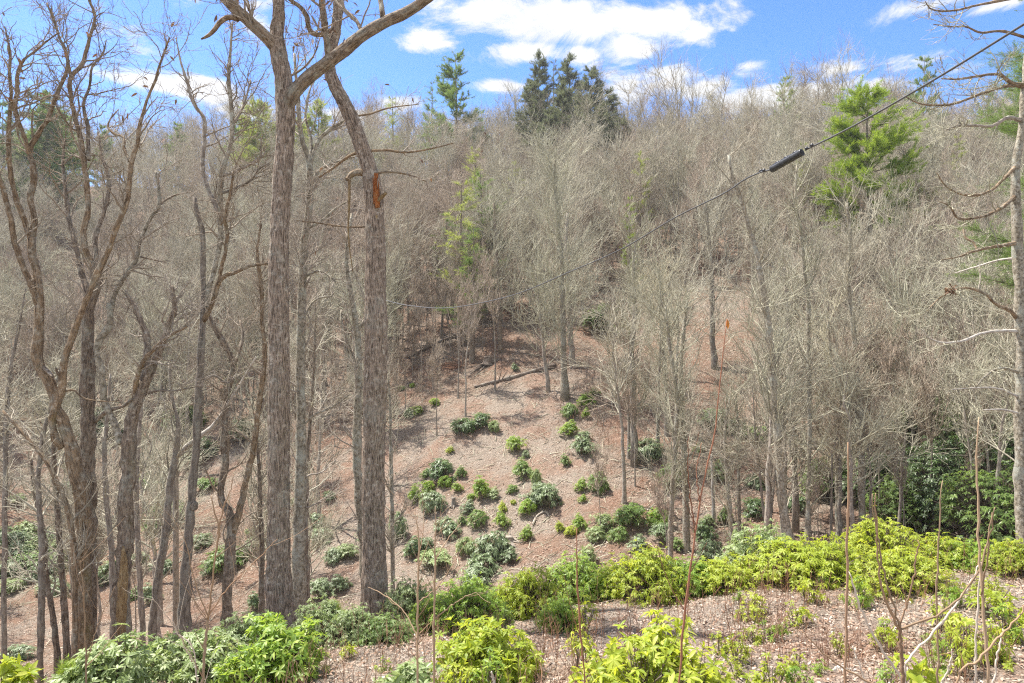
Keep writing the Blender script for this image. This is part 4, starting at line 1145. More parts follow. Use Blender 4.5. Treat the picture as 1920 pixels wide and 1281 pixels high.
hero('edge_tree', 'tall grey tree at the right picture edge with long bare side limbs', 17.0, [
    ('trunk', [(1918, 1030, 26), (1916, 940, 24), (1914, 860, 22), (1914, 665, 20), (1911, 564, 18), (1907, 430, 17), (1904, 330, 15), (1915, 240, 13), (1922, 150, 12), (1930, 60, 10), (1925, -40, 8)], 0.3, None, False),
    ('limb', [(1908, 455, 8), (1880, 460, 7), (1860, 463, 6), (1830, 470, 5), (1800, 480, 3.5), (1765, 487, 2)], -0.9, M_BROWN, True),
    ('branch_stub', [(1832, 469, 4), (1826, 455, 4), (1810, 445, 4), (1806, 430, 3)], 0.3, M_BROWN, False),
    ('limb', [(1910, 600, 8), (1890, 580, 7), (1868, 570, 6), (1850, 553, 5), (1834, 545, 4.5), (1810, 539, 3.5), (1785, 545, 3), (1760, 560, 2.5), (1735, 586, 1.5)], -0.7, M_BROWN, True),
    ('limb', [(1834, 545, 3), (1838, 525, 3), (1836, 495, 2)], 0.3, None, False),
    ('limb', [(1910, 622, 7), (1880, 620, 6), (1840, 625, 5), (1800, 640, 4.5), (1760, 641, 3.5), (1740, 632, 2.5), (1730, 617, 1.5)], -0.9, M_SNAG, True),
    ('limb', [(1911, 698, 6), (1875, 690, 5), (1850, 703, 4), (1830, 725, 2)], -0.7, None, True),
    ('limb', [(1912, 745, 6), (1870, 728, 4), (1830, 727, 3), (1785, 730, 2)], -0.8, M_SNAG, True),
    ('limb', [(1912, 775, 5), (1880, 768, 4), (1845, 768, 2)], -0.6, M_SNAG, False),
    ('limb', [(1908, 485, 6), (1880, 486, 4), (1840, 497, 3), (1790, 512, 2)], 0.8, M_SNAG, True),
    ('limb', [(1922, 160, 8), (1895, 155, 7), (1880, 142, 6), (1830, 143, 4.5), (1795, 148, 3.5), (1765, 147, 2)], -1.2, M_BROWN, True),
    ('limb', [(1921, 162, 8), (1895, 160, 6.5), (1860, 168, 5.5), (1830, 179, 5), (1790, 194, 4.5), (1760, 197, 4), (1725, 194, 3), (1695, 180, 2)], -1.6, M_BROWN, True),
    ('limb', [(1915, 225, 8), (1890, 220, 7), (1860, 236, 6), (1830, 235, 5), (1795, 236, 4), (1770, 244, 2)], -1.3, M_GREY, True),
    ('limb', [(1905, 310, 7), (1885, 332, 6), (1855, 358, 5), (1830, 366, 5), (1795, 361, 4), (1770, 345, 3), (1757, 324, 2)], -1.0, M_BROWN, True),
    ('limb', [(1906, 365, 7), (1890, 380, 7), (1868, 395, 6), (1830, 408, 5), (1795, 408, 4), (1780, 385, 3), (1762, 378, 2)], -1.2, M_BROWN, True),
    ('limb', [(1925, -10, 8), (1880, 0, 6), (1830, 10, 4), (1790, 19, 3.5), (1760, 20, 3), (1742, 14, 2.5), (1735, 2, 1.5)], -1.4, M_BROWN, True),
    ('limb', [(1923, 70, 6), (1880, 58, 5), (1835, 60, 4), (1812, 50, 3), (1780, 50, 2.5), (1750, 45, 1.5)], -1.0, M_BROWN, True),
], twigs=((80, 300, 1300), (0.2, 1.0)), seed=90, mat=M_LICH, l1=(0.4, 1.3), twigmat=M_TWIG_PALE, twig_r=0.0055)

# leaf clump caught on the bent side limb
c = world_at(1783, 544, 16.5)
cl = Geo()
rr = np.random.default_rng(5)
n = 70
cl.leaves(rr.normal(size=(n, 3)) * 0.05 + np.array([0, 0, 0.02]), rr.normal(size=(n, 3)), rr.normal(size=(n, 3)), 0.11, 0.05, 0.4)
o = cl.build('leaf_clump', M_BROWNLEAF)
o.location = c
tag(o, 'tuft of brown dead leaves caught on a bent side limb at the right', 'leaf clump')

# ------------------------------------------------------------------ conifers
def pine(name, label, px, d, foot_y, top_y, v, mat, group=None, wid=1.0, seed=0, trunkmat=None):
    X = (px - 960) / F * d
    z0 = gz(X, d)
    ztop = (640 - top_y) / F * d + EYE
    H = ztop - z0
    s = H / PINE_H[v]
    t = thing(name, label, 'tree', (X, d, z0 - 0.1), group, seed * 1.7, (s * wid, s * wid, s))
    link('trunk', PINES[v][0], t, None, trunkmat)
    link('needles', PINES[v][1], t, 'stuff', mat)
    return t


pine('pine_tree', 'broad bright yellow-green pine behind the cable on the right slope', 1632, 62, 380, 166, 2, N_BRIGHT, wid=0.95, seed=1)
pine('pine_tree', 'tall lone pine with tiered branches standing on the ridge left of centre', 856, 112, 0, 98, 0, N_GREEN, wid=0.92, seed=2)
pine('pine_tree', 'smaller dark pine on the ridge just left of the tall lone pine', 808, 118, 0, 148, 3, N_GREEN, wid=0.9, seed=3)
pine('pine_tree', 'first pointed conifer of the dark ridge cluster, counted from its left end', 1010, 116, 0, 100, 6, N_DARK, 'conifers in the dark ridge cluster', 0.62, 4)
pine('pine_tree', 'second pointed conifer of the dark ridge cluster, slim', 1040, 118, 0, 110, 3, N_DARK, 'conifers in the dark ridge cluster', 0.8, 5)
pine('pine_tree', 'third conifer in the middle of the dark ridge cluster', 1068, 116, 0, 107, 6, N_DARK, 'conifers in the dark ridge cluster', 0.7, 6)
pine('pine_tree', 'fourth conifer of the dark ridge cluster, bushy', 1108, 113, 0, 128, 6, N_DARK, 'conifers in the dark ridge cluster', 0.8, 7)
pine('pine_tree', 'lowest conifer at the sloping right end of the dark ridge cluster', 1142, 111, 0, 168, 6, N_DARK, 'conifers in the dark ridge cluster', 0.8, 8)
pine('pine_tree', 'small yellow-green pine on the right part of the skyline', 1472, 108, 0, 143, 1, N_BRIGHT, wid=0.72, seed=9)
pine('pine_tree', 'ragged pine poking above the skyline behind the cable', 1730, 104, 0, 104, 1, N_GREEN, wid=0.72, seed=10)
pine('pine_tree', 'yellowish pine on the skyline right of the leaning broken trunk', 735, 110, 0, 176, 3, N_YEL, wid=1.0, seed=11)
pine('pine_tree', 'dark pine on the skyline behind the crooked brown tree', 68, 120, 0, 172, 0, N_DARK, wid=1.0, seed=12)
pine('pine_tree', 'dim green pine on the skyline at the left edge', 8, 125, 0, 190, 1, N_GREEN, wid=0.9, seed=13)
pine('pine_tree', 'soft green pine on the skyline behind the slim grey stems', 118, 125, 0, 215, 1, N_GREEN, wid=0.9, seed=14)
pine('pine_tree', 'small far pine low on the left skyline', 192, 140, 0, 232, 0, N_GREEN, wid=0.7, seed=15)
pine('pine_tree', 'yellow-green pine showing just left of the oak trunk', 490, 115, 0, 190, 2, N_YEL, wid=0.85, seed=16)
pine('pine_tree', 'green pine behind the burled tree stems, left of the yellow-green one', 448, 125, 0, 215, 1, N_GREEN, wid=0.9, seed=17)
pine('pine_tree', 'green pine filling the gap between oak and leaning trunk', 598, 115, 0, 185, 0, N_YEL, wid=0.9, seed=18)
pine('spruce_tree', 'small bluish spruce far off just left of the leaning trunk', 652, 130, 0, 252, 1, N_BLUE, wid=0.6, seed=19)
pine('pine_tree', 'feathery green young pine in the woods above the clearing left side', 868, 60, 0, 335, 3, N_YEL, wid=1.2, seed=20)
pine('pine_tree', 'dark hemlock-like conifer in the woods above the fallen log', 925, 68, 0, 350, 3, N_GREEN, wid=1.0, seed=21)
pine('pine_tree', 'pale green young pine high in the woods, right of the ridge pine foot', 890, 74, 0, 270, 3, N_YEL, wid=0.9, seed=22)
pine('pine_tree', 'slim light-green pine deep in the woods right of centre', 1203, 70, 0, 280, 3, N_YEL, wid=0.75, seed=23)
pine('pine_tree', 'low yellow-green pine among twigs right of centre', 1180, 62, 0, 365, 3, N_BRIGHT, wid=0.7, seed=24)
pine('pine_tree', 'big pine reaching in from outside the right edge at the top', 1990, 27, 0, -70, 4, N_GREEN, wid=1.1, seed=25)
pine('pine_tree', 'faint olive young conifer on the right slope below the bright pine', 1690, 66, 0, 395, 1, N_BRIGHT, wid=0.55, seed=26)
pine('pine_tree', 'pine seedling with fine bright needles at the foot of the broken trunk', 640, 12.6, 0, 1118, 5, N_BRIGHT, wid=0.95, seed=27)
pine('pine_tree', 'pine seedling with fine needles in the bottom left brush', 130, 9.6, 0, 1222, 5, N_BRIGHT, wid=1.0, seed=28)

for i, (x, d, ty, v, w_, lb) in enumerate([(1000, 108, 150, 6, .8, 'lower dark conifer at the left foot of the ridge cluster'), (1055, 106, 158, 6, .9, 'lower dark conifer in front of the ridge cluster middle'), (1092, 104, 176, 6, .9, 'broad low conifer in front of the ridge cluster'),
                                         (1130, 103, 196, 6, 1.0, 'lower conifer at the right foot of the ridge cluster'), (1165, 104, 222, 6, .9, 'lowest dark conifer below the ridge cluster right end'), (1030, 103, 205, 6, .9, 'dark conifer half buried in twigs under the ridge cluster')]):
    pine('pine_tree', lb, x, d, 0, ty, v, N_DARK, 'conifers in the dark ridge cluster', w_, 40 + i)
pine('pine_tree', 'tall soft green pine on the upper left skyline between two crooked stems', 95, 118, 0, 178, 6, N_GREEN, wid=0.9, seed=50)
pine('pine_tree', 'hazy green pine on the left skyline behind the burled tree', 330, 135, 0, 228, 1, N_GREEN, wid=0.9, seed=51)
pine('pine_tree', 'pale green pine just right of the oak on the skyline', 560, 118, 0, 225, 6, N_YEL, wid=0.8, seed=52)
pine('pine_tree', 'soft green slope pine left of the tall clearing trunks', 840, 66, 0, 395, 3, N_GREEN, wid=1.2, seed=53)
pine('pine_tree', 'faint pale pine on the slope above the three trunks', 960, 76, 0, 300, 3, N_YEL, wid=1.0, seed=54)
pine('pine_tree', 'soft green pine at the wood edge above the brush pile', 885, 57, 0, 420, 3, N_GREEN, wid=1.25, seed=55)
pine('pine_tree', 'grey-green pine behind the biggest clearing trunk', 905, 64, 0, 318, 3, N_GREEN, wid=1.3, seed=56)
pine('pine_tree', 'olive young pine on the slope left of the bright pine', 1505, 70, 0, 262, 3, N_YEL, wid=0.7, seed=29)
pine('pine_tree', 'yellowish young pine peeking from twigs below the splice case', 1440, 66, 0, 392, 3, N_YEL, wid=0.7, seed=30)
pine('pine_tree', 'dull green pine at the upper right before the edge tree limbs', 1795, 70, 0, 250, 3, N_YEL, wid=0.8, seed=31)
pine('pine_tree', 'small green pine on the skyline above the right edge limbs', 1850, 95, 0, 170, 1, N_GREEN, wid=0.7, seed=32)
pine('pine_tree', 'hemlock-green pine low on the right slope by the thicket', 1700, 50, 0, 490, 3, N_GREEN, wid=0.9, seed=33)

# ------------------------------------------------------------------ the leafless woods
r = np.random.default_rng(77)
CX = np.array([600, 740, 800, 870, 950, 1050, 1150, 1250, 1350, 1420, 1470, 1530])
CY = np.array([860, 735, 690, 650, 628, 620, 600, 560, 545, 610, 780, 1100])


def scatter(d0, d1, step, u0=-0.95, u1=0.95):
    out = []
    d = d0
    while d < d1:
        st = step(d)
        for x in np.arange(u0 * d, u1 * d, st):
            out.append((x + r.normal() * st * .33, d + r.normal() * st * .33))
        d += st * 0.9
    return np.array(out)


def is_clear(x, y):
    """ground of the clearing and of the near shelf"""
    z = ground(x, y)
    px, py = to_pix(x, y, z)
    inside = (px > 735) & (px < 1462) & (py > np.interp(px, CX, CY)) & (y < 66)
    return inside, px, py


pts = scatter(50, 128, lambda d: 3.1 + 0.010 * (d - 50))
cl_, px, py = is_clear(pts[:, 0], pts[:, 1])
low = (px < 735) & (py > 850)
top_py = py - F * 12.0 / pts[:, 1]
hide = (px > 1530) & (px < 1745) & (pts[:, 1] < 63) & (pts[:, 1] > 44)
gap = (vnoise(pts[:, 0] * 0.11 + 3, pts[:, 1] * 0.11) < 0.30) & (pts[:, 1] > 62)
pts = pts[~gap & ~cl_ & ~(low & (r.random(len(px)) < 0.8)) & ~hide]
ridge = scatter(130, 205, lambda d: 6.5)
lv = scatter(25, 52, lambda d: 6.0, -0.85, -0.18)
cl_, px, py = is_clear(lv[:, 0], lv[:, 1])
lv = lv[~cl_]
rv = scatter(24, 52, lambda d: 3.2, 0.41, 0.9)
rc = scatter(34, 52, lambda d: 5.4, 0.17, 0.41)
rcu = rc[:, 0] / rc[:, 1]
rc = rc[(rcu < 0.245) | (rcu > 0.365)]
rv = np.concatenate([rv, rc])
ALLP = np.concatenate([lv, rv, pts, ridge])
px = 960 + F * ALLP[:, 0] / ALLP[:, 1]
N_ = len(ALLP)
H_ = np.where(ALLP[:, 1] < 55, 9.5, 11.0) * (0.75 + 0.45 * r.random(N_))
H_ = np.where(ALLP[:, 1] > 128, np.where(px < 760, 14.5, 11) * (0.75 + 0.45 * r.random(N_)), H_)
V_ = r.integers(0, len(BARE), N_)
V_ = np.where((vnoise(ALLP[:, 0] * 0.07, ALLP[:, 1] * 0.07 + 9) > 0.6) & (r.random(N_) < 0.7), np.array([1, 3, 1])[r.integers(0, 3, N_)], V_)
RZ = r.random(N_) * 6.28
Z_ = ground(ALLP[:, 0], ALLP[:, 1])
order = np.argsort(np.where((px > -60) & (px < 1980), -H_ / ALLP[:, 1], 1e3))
KEEP = order[:285]
REST = order[285:]

ANCH = [(523, 'the oak trunk'), (703, 'the broken trunk'), (165, 'the mottled grey tree'), (345, 'the burled tree'), (1058, 'the three clearing trunks'),
        (1475, 'the tall leaning tree'), (1632, 'the bright pine'), (1912, 'the edge tree'), (1265, 'the two-stemmed tree')]


def wood_label(x, d):
    a = min(ANCH, key=lambda q: abs(q[0] - x))
    side = 'left of' if x < a[0] else 'right of'
    if d < 40:
        return f'slim bare grey tree of the valley floor, {side} {a[1]}'
    if d < 64:
        return f'bare twiggy tree in the first rows of the woods, {side} {a[1]}'
    return f'leafless tree deeper up the wooded slope, {side} {a[1]}'


ORD = 'first second third fourth fifth sixth seventh eighth ninth tenth eleventh twelfth thirteenth fourteenth fifteenth sixteenth seventeenth eighteenth nineteenth twentieth'.split()
FRONT = {}
AS = sorted([(-200, 'the picture edge'), (165, 'the mottled tree'), (345, 'the burled tree'), (523, 'the oak'), (703, 'the broken trunk'), (1058, 'the three trunks'), (1265, 'the two-stemmed tree'), (1475, 'the leaning tree'), (1632, 'the bright pine'), (1912, 'the edge tree'), (2200, 'the picture edge')])
for (a, na), (b, nb) in zip(AS[:-1], AS[1:]):
    for lo, hi, nm in ((0, 40, 'valley-floor'), (40, 58, 'front-row'), (58, 66, 'second-row')):
        ks = sorted([k for k in KEEP if a <= px[k] < b and lo <= ALLP[k, 1] < hi], key=lambda k: px[k])
        for i, k in enumerate(ks):
            if i < len(ORD):
                FRONT[k] = f'{ORD[i]} {nm} bare tree from the left between {na} and {nb}'
for k in KEEP:
    x, d = ALLP[k]
    v = V_[k]
    s = H_[k] / BARE_H[v]
    t = thing('bare_tree', FRONT.get(k) or wood_label(px[k], d), 'tree', (x, d, Z_[k] - 0.1), 'bare trees in the leafless woods', RZ[k], (s, s, s * (0.95 + 0.1 * r.random())))
    link('trunk', BARE[v][0], t)
    q = r.random()
    red = 0.5 if (700 < px[k] < 900) else 0.12
    m = M_TWIG_RED if q < red else (M_TWIG_PALE if q < red + 0.35 else M_TWIG)
    link('crown', BARE[v][1], t, 'stuff', m)


def instances(name, pos, rz, scl, idx, sources, mats=None):
    """one stuff object: the far, uncountable repeats, spread with geometry nodes"""
    me = bpy.data.meshes.new(name)
    me.vertices.add(len(pos))
    me.vertices.foreach_set('co', np.asarray(pos, np.float32).ravel())
    a = me.attributes.new('rot', 'FLOAT_VECTOR', 'POINT')
    a.data.foreach_set('vector', np.stack([np.zeros(len(pos)), np.zeros(len(pos)), rz], 1).astype(np.float32).ravel())
    a = me.attributes.new('scl', 'FLOAT', 'POINT')
    a.data.foreach_set('value', np.asarray(scl, np.float32))
    a = me.attributes.new('idx', 'INT', 'POINT')
    a.data.foreach_set('value', np.asarray(idx, np.int32))
    o = bpy.data.objects.new(name, me)
    COL.objects.link(o)
    o['kind'] = 'stuff'
    ng = bpy.data.node_groups.new(name, 'GeometryNodeTree')
    ng.interface.new_socket('Geometry', in_out='INPUT', socket_type='NodeSocketGeometry')
    ng.interface.new_socket('Geometry', in_out='OUTPUT', socket_type='NodeSocketGeometry')
    gi = ng.nodes.new('NodeGroupInput')
    go = ng.nodes.new('NodeGroupOutput')
    jall = ng.nodes.new('GeometryNodeJoinGeometry')
    for src in sources:
        j = ng.nodes.new('GeometryNodeJoinGeometry')
        for (ob, mat) in src:
            oi = ng.nodes.new('GeometryNodeObjectInfo')
            oi.transform_space = 'ORIGINAL'
            oi.inputs[0].default_value = ob
            sock = oi.outputs['Geometry']
            if mat is not None:
                sm = ng.nodes.new('GeometryNodeSetMaterial')
                sm.inputs['Material'].default_value = mat
                ng.links.new(sock, sm.inputs['Geometry'])
                sock = sm.outputs[0]
            ng.links.new(sock, j.inputs[0])
        g2 = ng.nodes.new('GeometryNodeGeometryToInstance')
        ng.links.new(j.outputs[0], g2.inputs[0])
        ng.links.new(g2.outputs[0], jall.inputs[0])
    ip = ng.nodes.new('GeometryNodeInstanceOnPoints')
    ng.links.new(gi.outputs[0], ip.inputs['Points'])
    ng.links.new(jall.outputs[0], ip.inputs['Instance'])
    ip.inputs['Pick Instance'].default_value = True

    def attr(nm, typ):
        n = ng.nodes.new('GeometryNodeInputNamedAttribute')
        n.data_type = typ
        n.inputs['Name'].default_value = nm
        return [q for q in n.outputs if q.enabled][0]
    ng.links.new(attr('idx', 'INT'), ip.inputs['Instance Index'])
    e = ng.nodes.new('FunctionNodeEulerToRotation')
    ng.links.new(attr('rot', 'FLOAT_VECTOR'), e.inputs[0])
    ng.links.new(e.outputs[0], ip.inputs['Rotation'])
    ng.links.new(attr('scl', 'FLOAT'), ip.inputs['Scale'])
    ng.links.new(ip.outputs[0], go.inputs[0])
    md = o.modifiers.new('spread', 'NODES')
    md.node_group = ng
    return o


protos = {}
for o in COL.objects:
    if o.parent is not None and o.name.split('.')[0] in ('trunk', 'crown') and o.data in [m for b in BARE for m in b]:
        protos.setdefault(o.data.name, o)
srcs = [[(protos[b[0].name], None), (protos[b[1].name], M_TWIG_RED if i in (1, 3) else (M_TWIG_PALE if i == 4 else M_TWIG))] for i, b in enumerate(BARE)]
fw = instances('far_woods', np.stack([ALLP[REST, 0], ALLP[REST, 1], Z_[REST] - 0.1], 1), RZ[REST], H_[REST] / np.array(BARE_H)[V_[REST]], V_[REST], srcs)
tag(fw, 'mass of leafless woods covering the far slope and ridge', 'woods')

# thin young stems and brush between the trees
yp = scatter(44, 112, lambda d: 1.75 + 0.014 * (d - 44))
cl_, ypx, ypy = is_clear(yp[:, 0], yp[:, 1])
yp = yp[~cl_ & ~((ypx < 735) & (ypy > 840)) & ~((ypx > 1560) & (ypx < 1700) & (yp[:, 1] > 50) & (yp[:, 1] < 62))]
lp = scatter(30, 46, lambda d: 6.5, -0.85, -0.2)
rp = scatter(27, 46, lambda d: 2.0, 0.42, 0.9)
cp_ = scatter(48, 60, lambda d: 3.0, -0.18, -0.05)
cr = scatter(30, 52, lambda d: 4.6, 0.17, 0.26)
yp = np.concatenate([yp, lp, rp, cp_, cr])
yz = ground(yp[:, 0], yp[:, 1])
pp = [thing('sapling', 'very thin young stem with short twigs at the edge of the clearing, upper left', 'sapling', on_ground(790, 56), 'saplings along the upper clearing edge'),
      thing('sapling', 'spindly young tree above the brush pile at the clearing edge', 'sapling', on_ground(845, 58), 'saplings along the upper clearing edge')]
ps = []
for t, b in zip(pp, POLE):
    ps.append([(link('trunk', b[0], t), None), (link('crown', b[1], t, 'stuff', M_TWIG_RED), M_TWIG_RED)])
br = instances('understory_brush', np.stack([yp[:, 0], yp[:, 1], yz - 0.05], 1), r.random(len(yp)) * 6.28, 0.4 + 0.85 * r.random(len(yp)) ** 1.3, r.integers(0, 2, len(yp)), ps)
tag(br, 'tangle of thin saplings and brush under the bare trees', 'brush')
sp = [(760, 52), (775, 57), (812, 54), (828, 60), (868, 57), (888, 61), (905, 58), (722, 50), (748, 60), (960, 60)]
SAPL = ['thin reddish sapling at the far left end of the upper clearing edge', 'second thin sapling along the upper left clearing edge', 'sapling just below the long dead branches on the bank', 'sapling half up the bank behind the stump',
        'sapling straight above the brush pile', 'tall sapling between stump and brush pile, further up', 'sapling right behind the stump', 'sapling showing beside the broken trunk', 'pale sapling high above the left clearing corner', 'sapling behind the log upper end']
for i, ((x, d), lb) in enumerate(zip(sp, SAPL)):
    t = thing('sapling', lb, 'sapling', on_ground(x, d), 'saplings along the upper clearing edge', i * 1.1, 0.6 + 0.06 * (i % 5))
    link('trunk', POLE[i % 2][0], t)
    link('crown', POLE[i % 2][1], t, 'stuff', M_TWIG_RED)
# taller leafless trees breaking the skyline
SKY_T = [('tall bare tree with open crown against the white cloud right of the ridge cluster', 1275, 100, 96, 2), ('crooked bare tree left of the tall open-crowned skyline tree', 1232, 104, 150, 5),
         ('wide bare tree against a small cloud on the right skyline', 1570, 104, 102, 2), ('thin bare tree left of the wide one on the right skyline', 1530, 106, 118, 0), ('bare tree on the skyline left of the small yellow-green pine', 1410, 110, 135, 4),
         ('bare tree on the skyline right of the small yellow-green pine', 1500, 112, 125, 3), ('bare tree just right of the dark ridge cluster', 1195, 108, 170, 1), ('leafless tree right of the wide skyline tree, before the ragged pine', 1660, 108, 140, 1),
         ('leafless top sticking out above the dark ridge cluster', 1120, 115, 112, 3)]
for i, (lb, x, d, ty, v) in enumerate(SKY_T):
    g0 = on_ground(x, d)
    Hh = (640 - ty) / F * d + EYE - g0.z
    s = Hh / (BARE_H[v] * 1.02)
    t = thing('bare_tree', lb, 'tree', g0, 'bare trees on the skyline', i * 0.9, (s * .8, s * .8, s))
    link('trunk', BARE[v][0], t)
    link('crown', BARE[v][1], t, 'stuff', M_TWIG_RED if i % 2 else M_TWIG)

# dark evergreen thicket on the right
TH = [('dense dark rhododendron thicket clump below the edge tree', 1890, 25, 4.2, 3.8, L_MID), ('dark evergreen thicket clump, tallest, left of the edge tree', 1825, 29, 4.6, 4.6, L_DARK), ('dark evergreen clump in the middle of the thicket', 1770, 31, 4.2, 3.6, L_DARK),
      ('green evergreen clump at the thicket left end', 1690, 30, 3.4, 2.6, L_MID), ('dark low clump behind the pale trunk', 1640, 33, 3.4, 2.4, L_DARK), ('upper clump of the thicket on its bank', 1850, 36, 4.6, 3.8, L_DARK), ('upper left clump of the thicket', 1730, 37, 4.2, 3.2, L_MID),
      ('evergreen clump behind the slim straight tree', 1560, 34, 2.8, 2.2, L_MID), ('clump at the back of the thicket, at the right edge', 1925, 33, 4.6, 4.4, L_DARK), ('low leafy clump before the thicket right of the pale trunk', 1665, 24.5, 1.9, 1.3, L_DARK), ('evergreen shrub behind the tall leaning tree foot', 1540, 27, 1.6, 1.2, L_DARK)]
for i, (lb, x, d, w_, h_, m) in enumerate(TH):
    put_bush('evergreen_thicket', lb, 'shrub', on_ground(x, d), w_, h_, m, 'thick', 'clumps of the dark thicket', 500 + i)
# laurels in the woods
for i, (lb, x, y, w_, h_, m) in enumerate([('laurel with a yellow-green spot above the clearing, right of the three trunks', 1135, 590, 70, 60, L_MID), ('bright laurel sprig just below the other at the wood edge', 1165, 620, 44, 34, L_BRIGHT),
                                           ('dark laurel clump in the woods left of the valley', 200, 790, 90, 70, L_DARK), ('green laurel behind the burled tree', 345, 775, 60, 70, L_MID), ('laurel in the grove behind the slim curving tree', 375, 840, 70, 50, L_DARK), ('pale laurel between oak and forked tree', 450, 800, 60, 50, L_GREY),
                                           ('olive laurel on the right slope', 1745, 470, 70, 70, L_MID), ('olive laurel lower on the right slope', 1720, 540, 60, 50, L_DARK), ('small laurel high on the right slope', 1590, 560, 46, 40, L_MID)]):
    g0 = ground_at(x, y + h_ / 2, 30)
    k = g0.y / F
    put_bush('laurel_bush', lb, 'shrub', g0, w_ * k, h_ * k, m, 'thick', 'laurels among the bare trees', 540 + i)

# ------------------------------------------------------------------ logs, stumps, roots, rocks
def log(name, label, cat, px_pts, lift=0.5, mat=M_LOG, branches=0, seed=0, dmin=28):
    P, R = [], []
    for (x, y, w_) in px_pts:
        g0 = ground_at(x, y, dmin)
        rad = w_ / 2 / F * g0.y
        P.append((g0.x, g0.y, g0.z + rad * lift))
        R.append(rad)
    P = np.array(P)
    org = P[0].copy()
    Q = spline(np.concatenate([P, np.array(R)[:, None]], 1), 24)
    q = np.random.default_rng(seed)
    Q[:, 3] *= 1 + 0.12 * q.normal(size=24)
    t = thing(name, label, cat, tuple(org))
    g = Geo()
    g.tubes(Q[None, :, :3] - org, Q[None, :, 3], 10, cap=True)
    g.build('trunk', mat, t)
    if branches:
        g = Geo()
        B, BR = spawn(Q[None, :, :3], Q[None, :, 3], branches, 0.2, 1.0, lambda a, b: 0.4 + 0.9 * b, (40, 90), 6, 0.4, 0.008, 0.12, 0.06, q)
        g.tubes(B - org, BR, 4)
        g.build('branch_stub', mat, t, kind='stuff')
    return t


log('fallen_log', 'long dark fallen log lying aslant at the top of the clearing', 'log', [(890, 726, 5), (920, 720, 7), (960, 710, 8), (1000, 698, 8), (1042, 685, 7)], branches=14, seed=3)
log('fallen_branch', 'long thin dead branch lying up the bank left of the stump', 'branch', [(765, 672, 3), (810, 650, 5), (850, 632, 4), (890, 610, 3)], lift=1.2, branches=3, seed=4)
log('fallen_branch', 'dark dead pole on the ground at the right above the clearing', 'branch', [(1090, 548, 5), (1110, 546, 5), (1130, 545, 4)], lift=1.2, branches=4, seed=5)
log('fallen_branch', 'short dead pole lying on the red-brown bank at the right', 'branch', [(1120, 712, 3), (1150, 700, 3), (1168, 692, 2)], lift=1.0, branches=3, seed=6)
log('fallen_branch', 'grey dead branch lying on the slope behind the twin-stemmed tree', 'branch', [(330, 903, 4), (370, 896, 5), (410, 893, 4)], lift=1.0, branches=3, seed=7)
log('fallen_branch', 'dead branch on the valley floor left of the scarred trunk', 'branch', [(130, 1112, 6), (170, 1095, 6), (215, 1085, 4)], lift=0.8, branches=5, seed=8)
log('fallen_branch', 'crooked dead branch below the rounded grey bushes mid clearing', 'branch', [(998, 985, 3), (1010, 968, 4), (1022, 962, 4), (1030, 970, 2)], lift=0.9, mat=M_GREY, seed=9)


def stump(label, x, y, w_, h_, mat, seed, roots=6):
    g0 = ground_at(x, y, 28)
    k = g0.y / F
    t = thing('tree_stump', label, 'stump', tuple(g0))
    q = np.random.default_rng(seed)
    rad, H = w_ * k / 2, h_ * k
    z = np.linspace(-0.1, H, 9)
    g = Geo()
    g.tubes(np.stack([0.02 * np.sin(z * 5), 0 * z, z], 1)[None], (rad * (1 + 0.5 * np.exp(-z / (H * .25))))[None], 16, cap=True, disp=bark_ridges(0.02, 9))
    g.build('trunk', mat, t)
    for i in range(roots):
        a = i / roots * 6.28 + q.random()
        s = np.linspace(0, 1, 8)
        L = rad * (2.5 + 2.5 * q.random())
        X = np.cos(a + 0.5 * s * q.normal()) * (rad * .6 + L * s)
        Y = np.sin(a + 0.5 * s * q.normal()) * (rad * .6 + L * s)
        Z = ground(X + g0.x, Y + g0.y) - g0.z + 0.12 * (1 - s) * H + 0.02
        g = Geo()
        g.tubes(np.stack([X, Y, Z], 1)[None], (rad * .35 * (1 - .8 * s))[None], 6)
        g.build('root', mat, t)
    return t


stump('dark rotten stump near the top of the clearing left of the log', 914, 682, 14, 14, M_LOG, 1)
stump('pale broken stump with spread roots low on the clearing', 955, 1015, 13, 8, M_GREY, 2, 6)
stump('short grey stump beside the grey-green bush at the clearing left', 850, 948, 7, 14, M_GREY, 3, 4)
stump('dark uprooted stump in the bright hedge at the right', 1458, 1090, 16, 12, M_LOG, 4, 5) if False else None

pile = Geo()
q = np.random.default_rng(31)
g0 = ground_at(850, 690, 30)
c0 = np.array(g0)
n = 90
st = c0 + np.stack([q.normal(size=n) * 0.9, q.normal(size=n) * 0.5, np.abs(q.normal(size=n)) * 0.25], 1)
dv = q.normal(size=(n, 3)) * np.array([1, .6, .35])
dv /= np.linalg.norm(dv, axis=1, keepdims=True)
s = np.linspace(0, 1, 6)[None, :, None]
P = st[:, None] + dv[:, None] * s * (0.5 + 1.1 * q.random((n, 1, 1)))
pile.tubes(P - c0, np.linspace(0.02, 0.006, 6)[None] * np.ones((n, 1)), 4, tint=q.random(n))
t = thing('brush_pile', 'heap of dead twigs at the upper left of the clearing', 'brush pile', tuple(c0))
pile.build('twigs', M_STALK, t, kind='stuff')


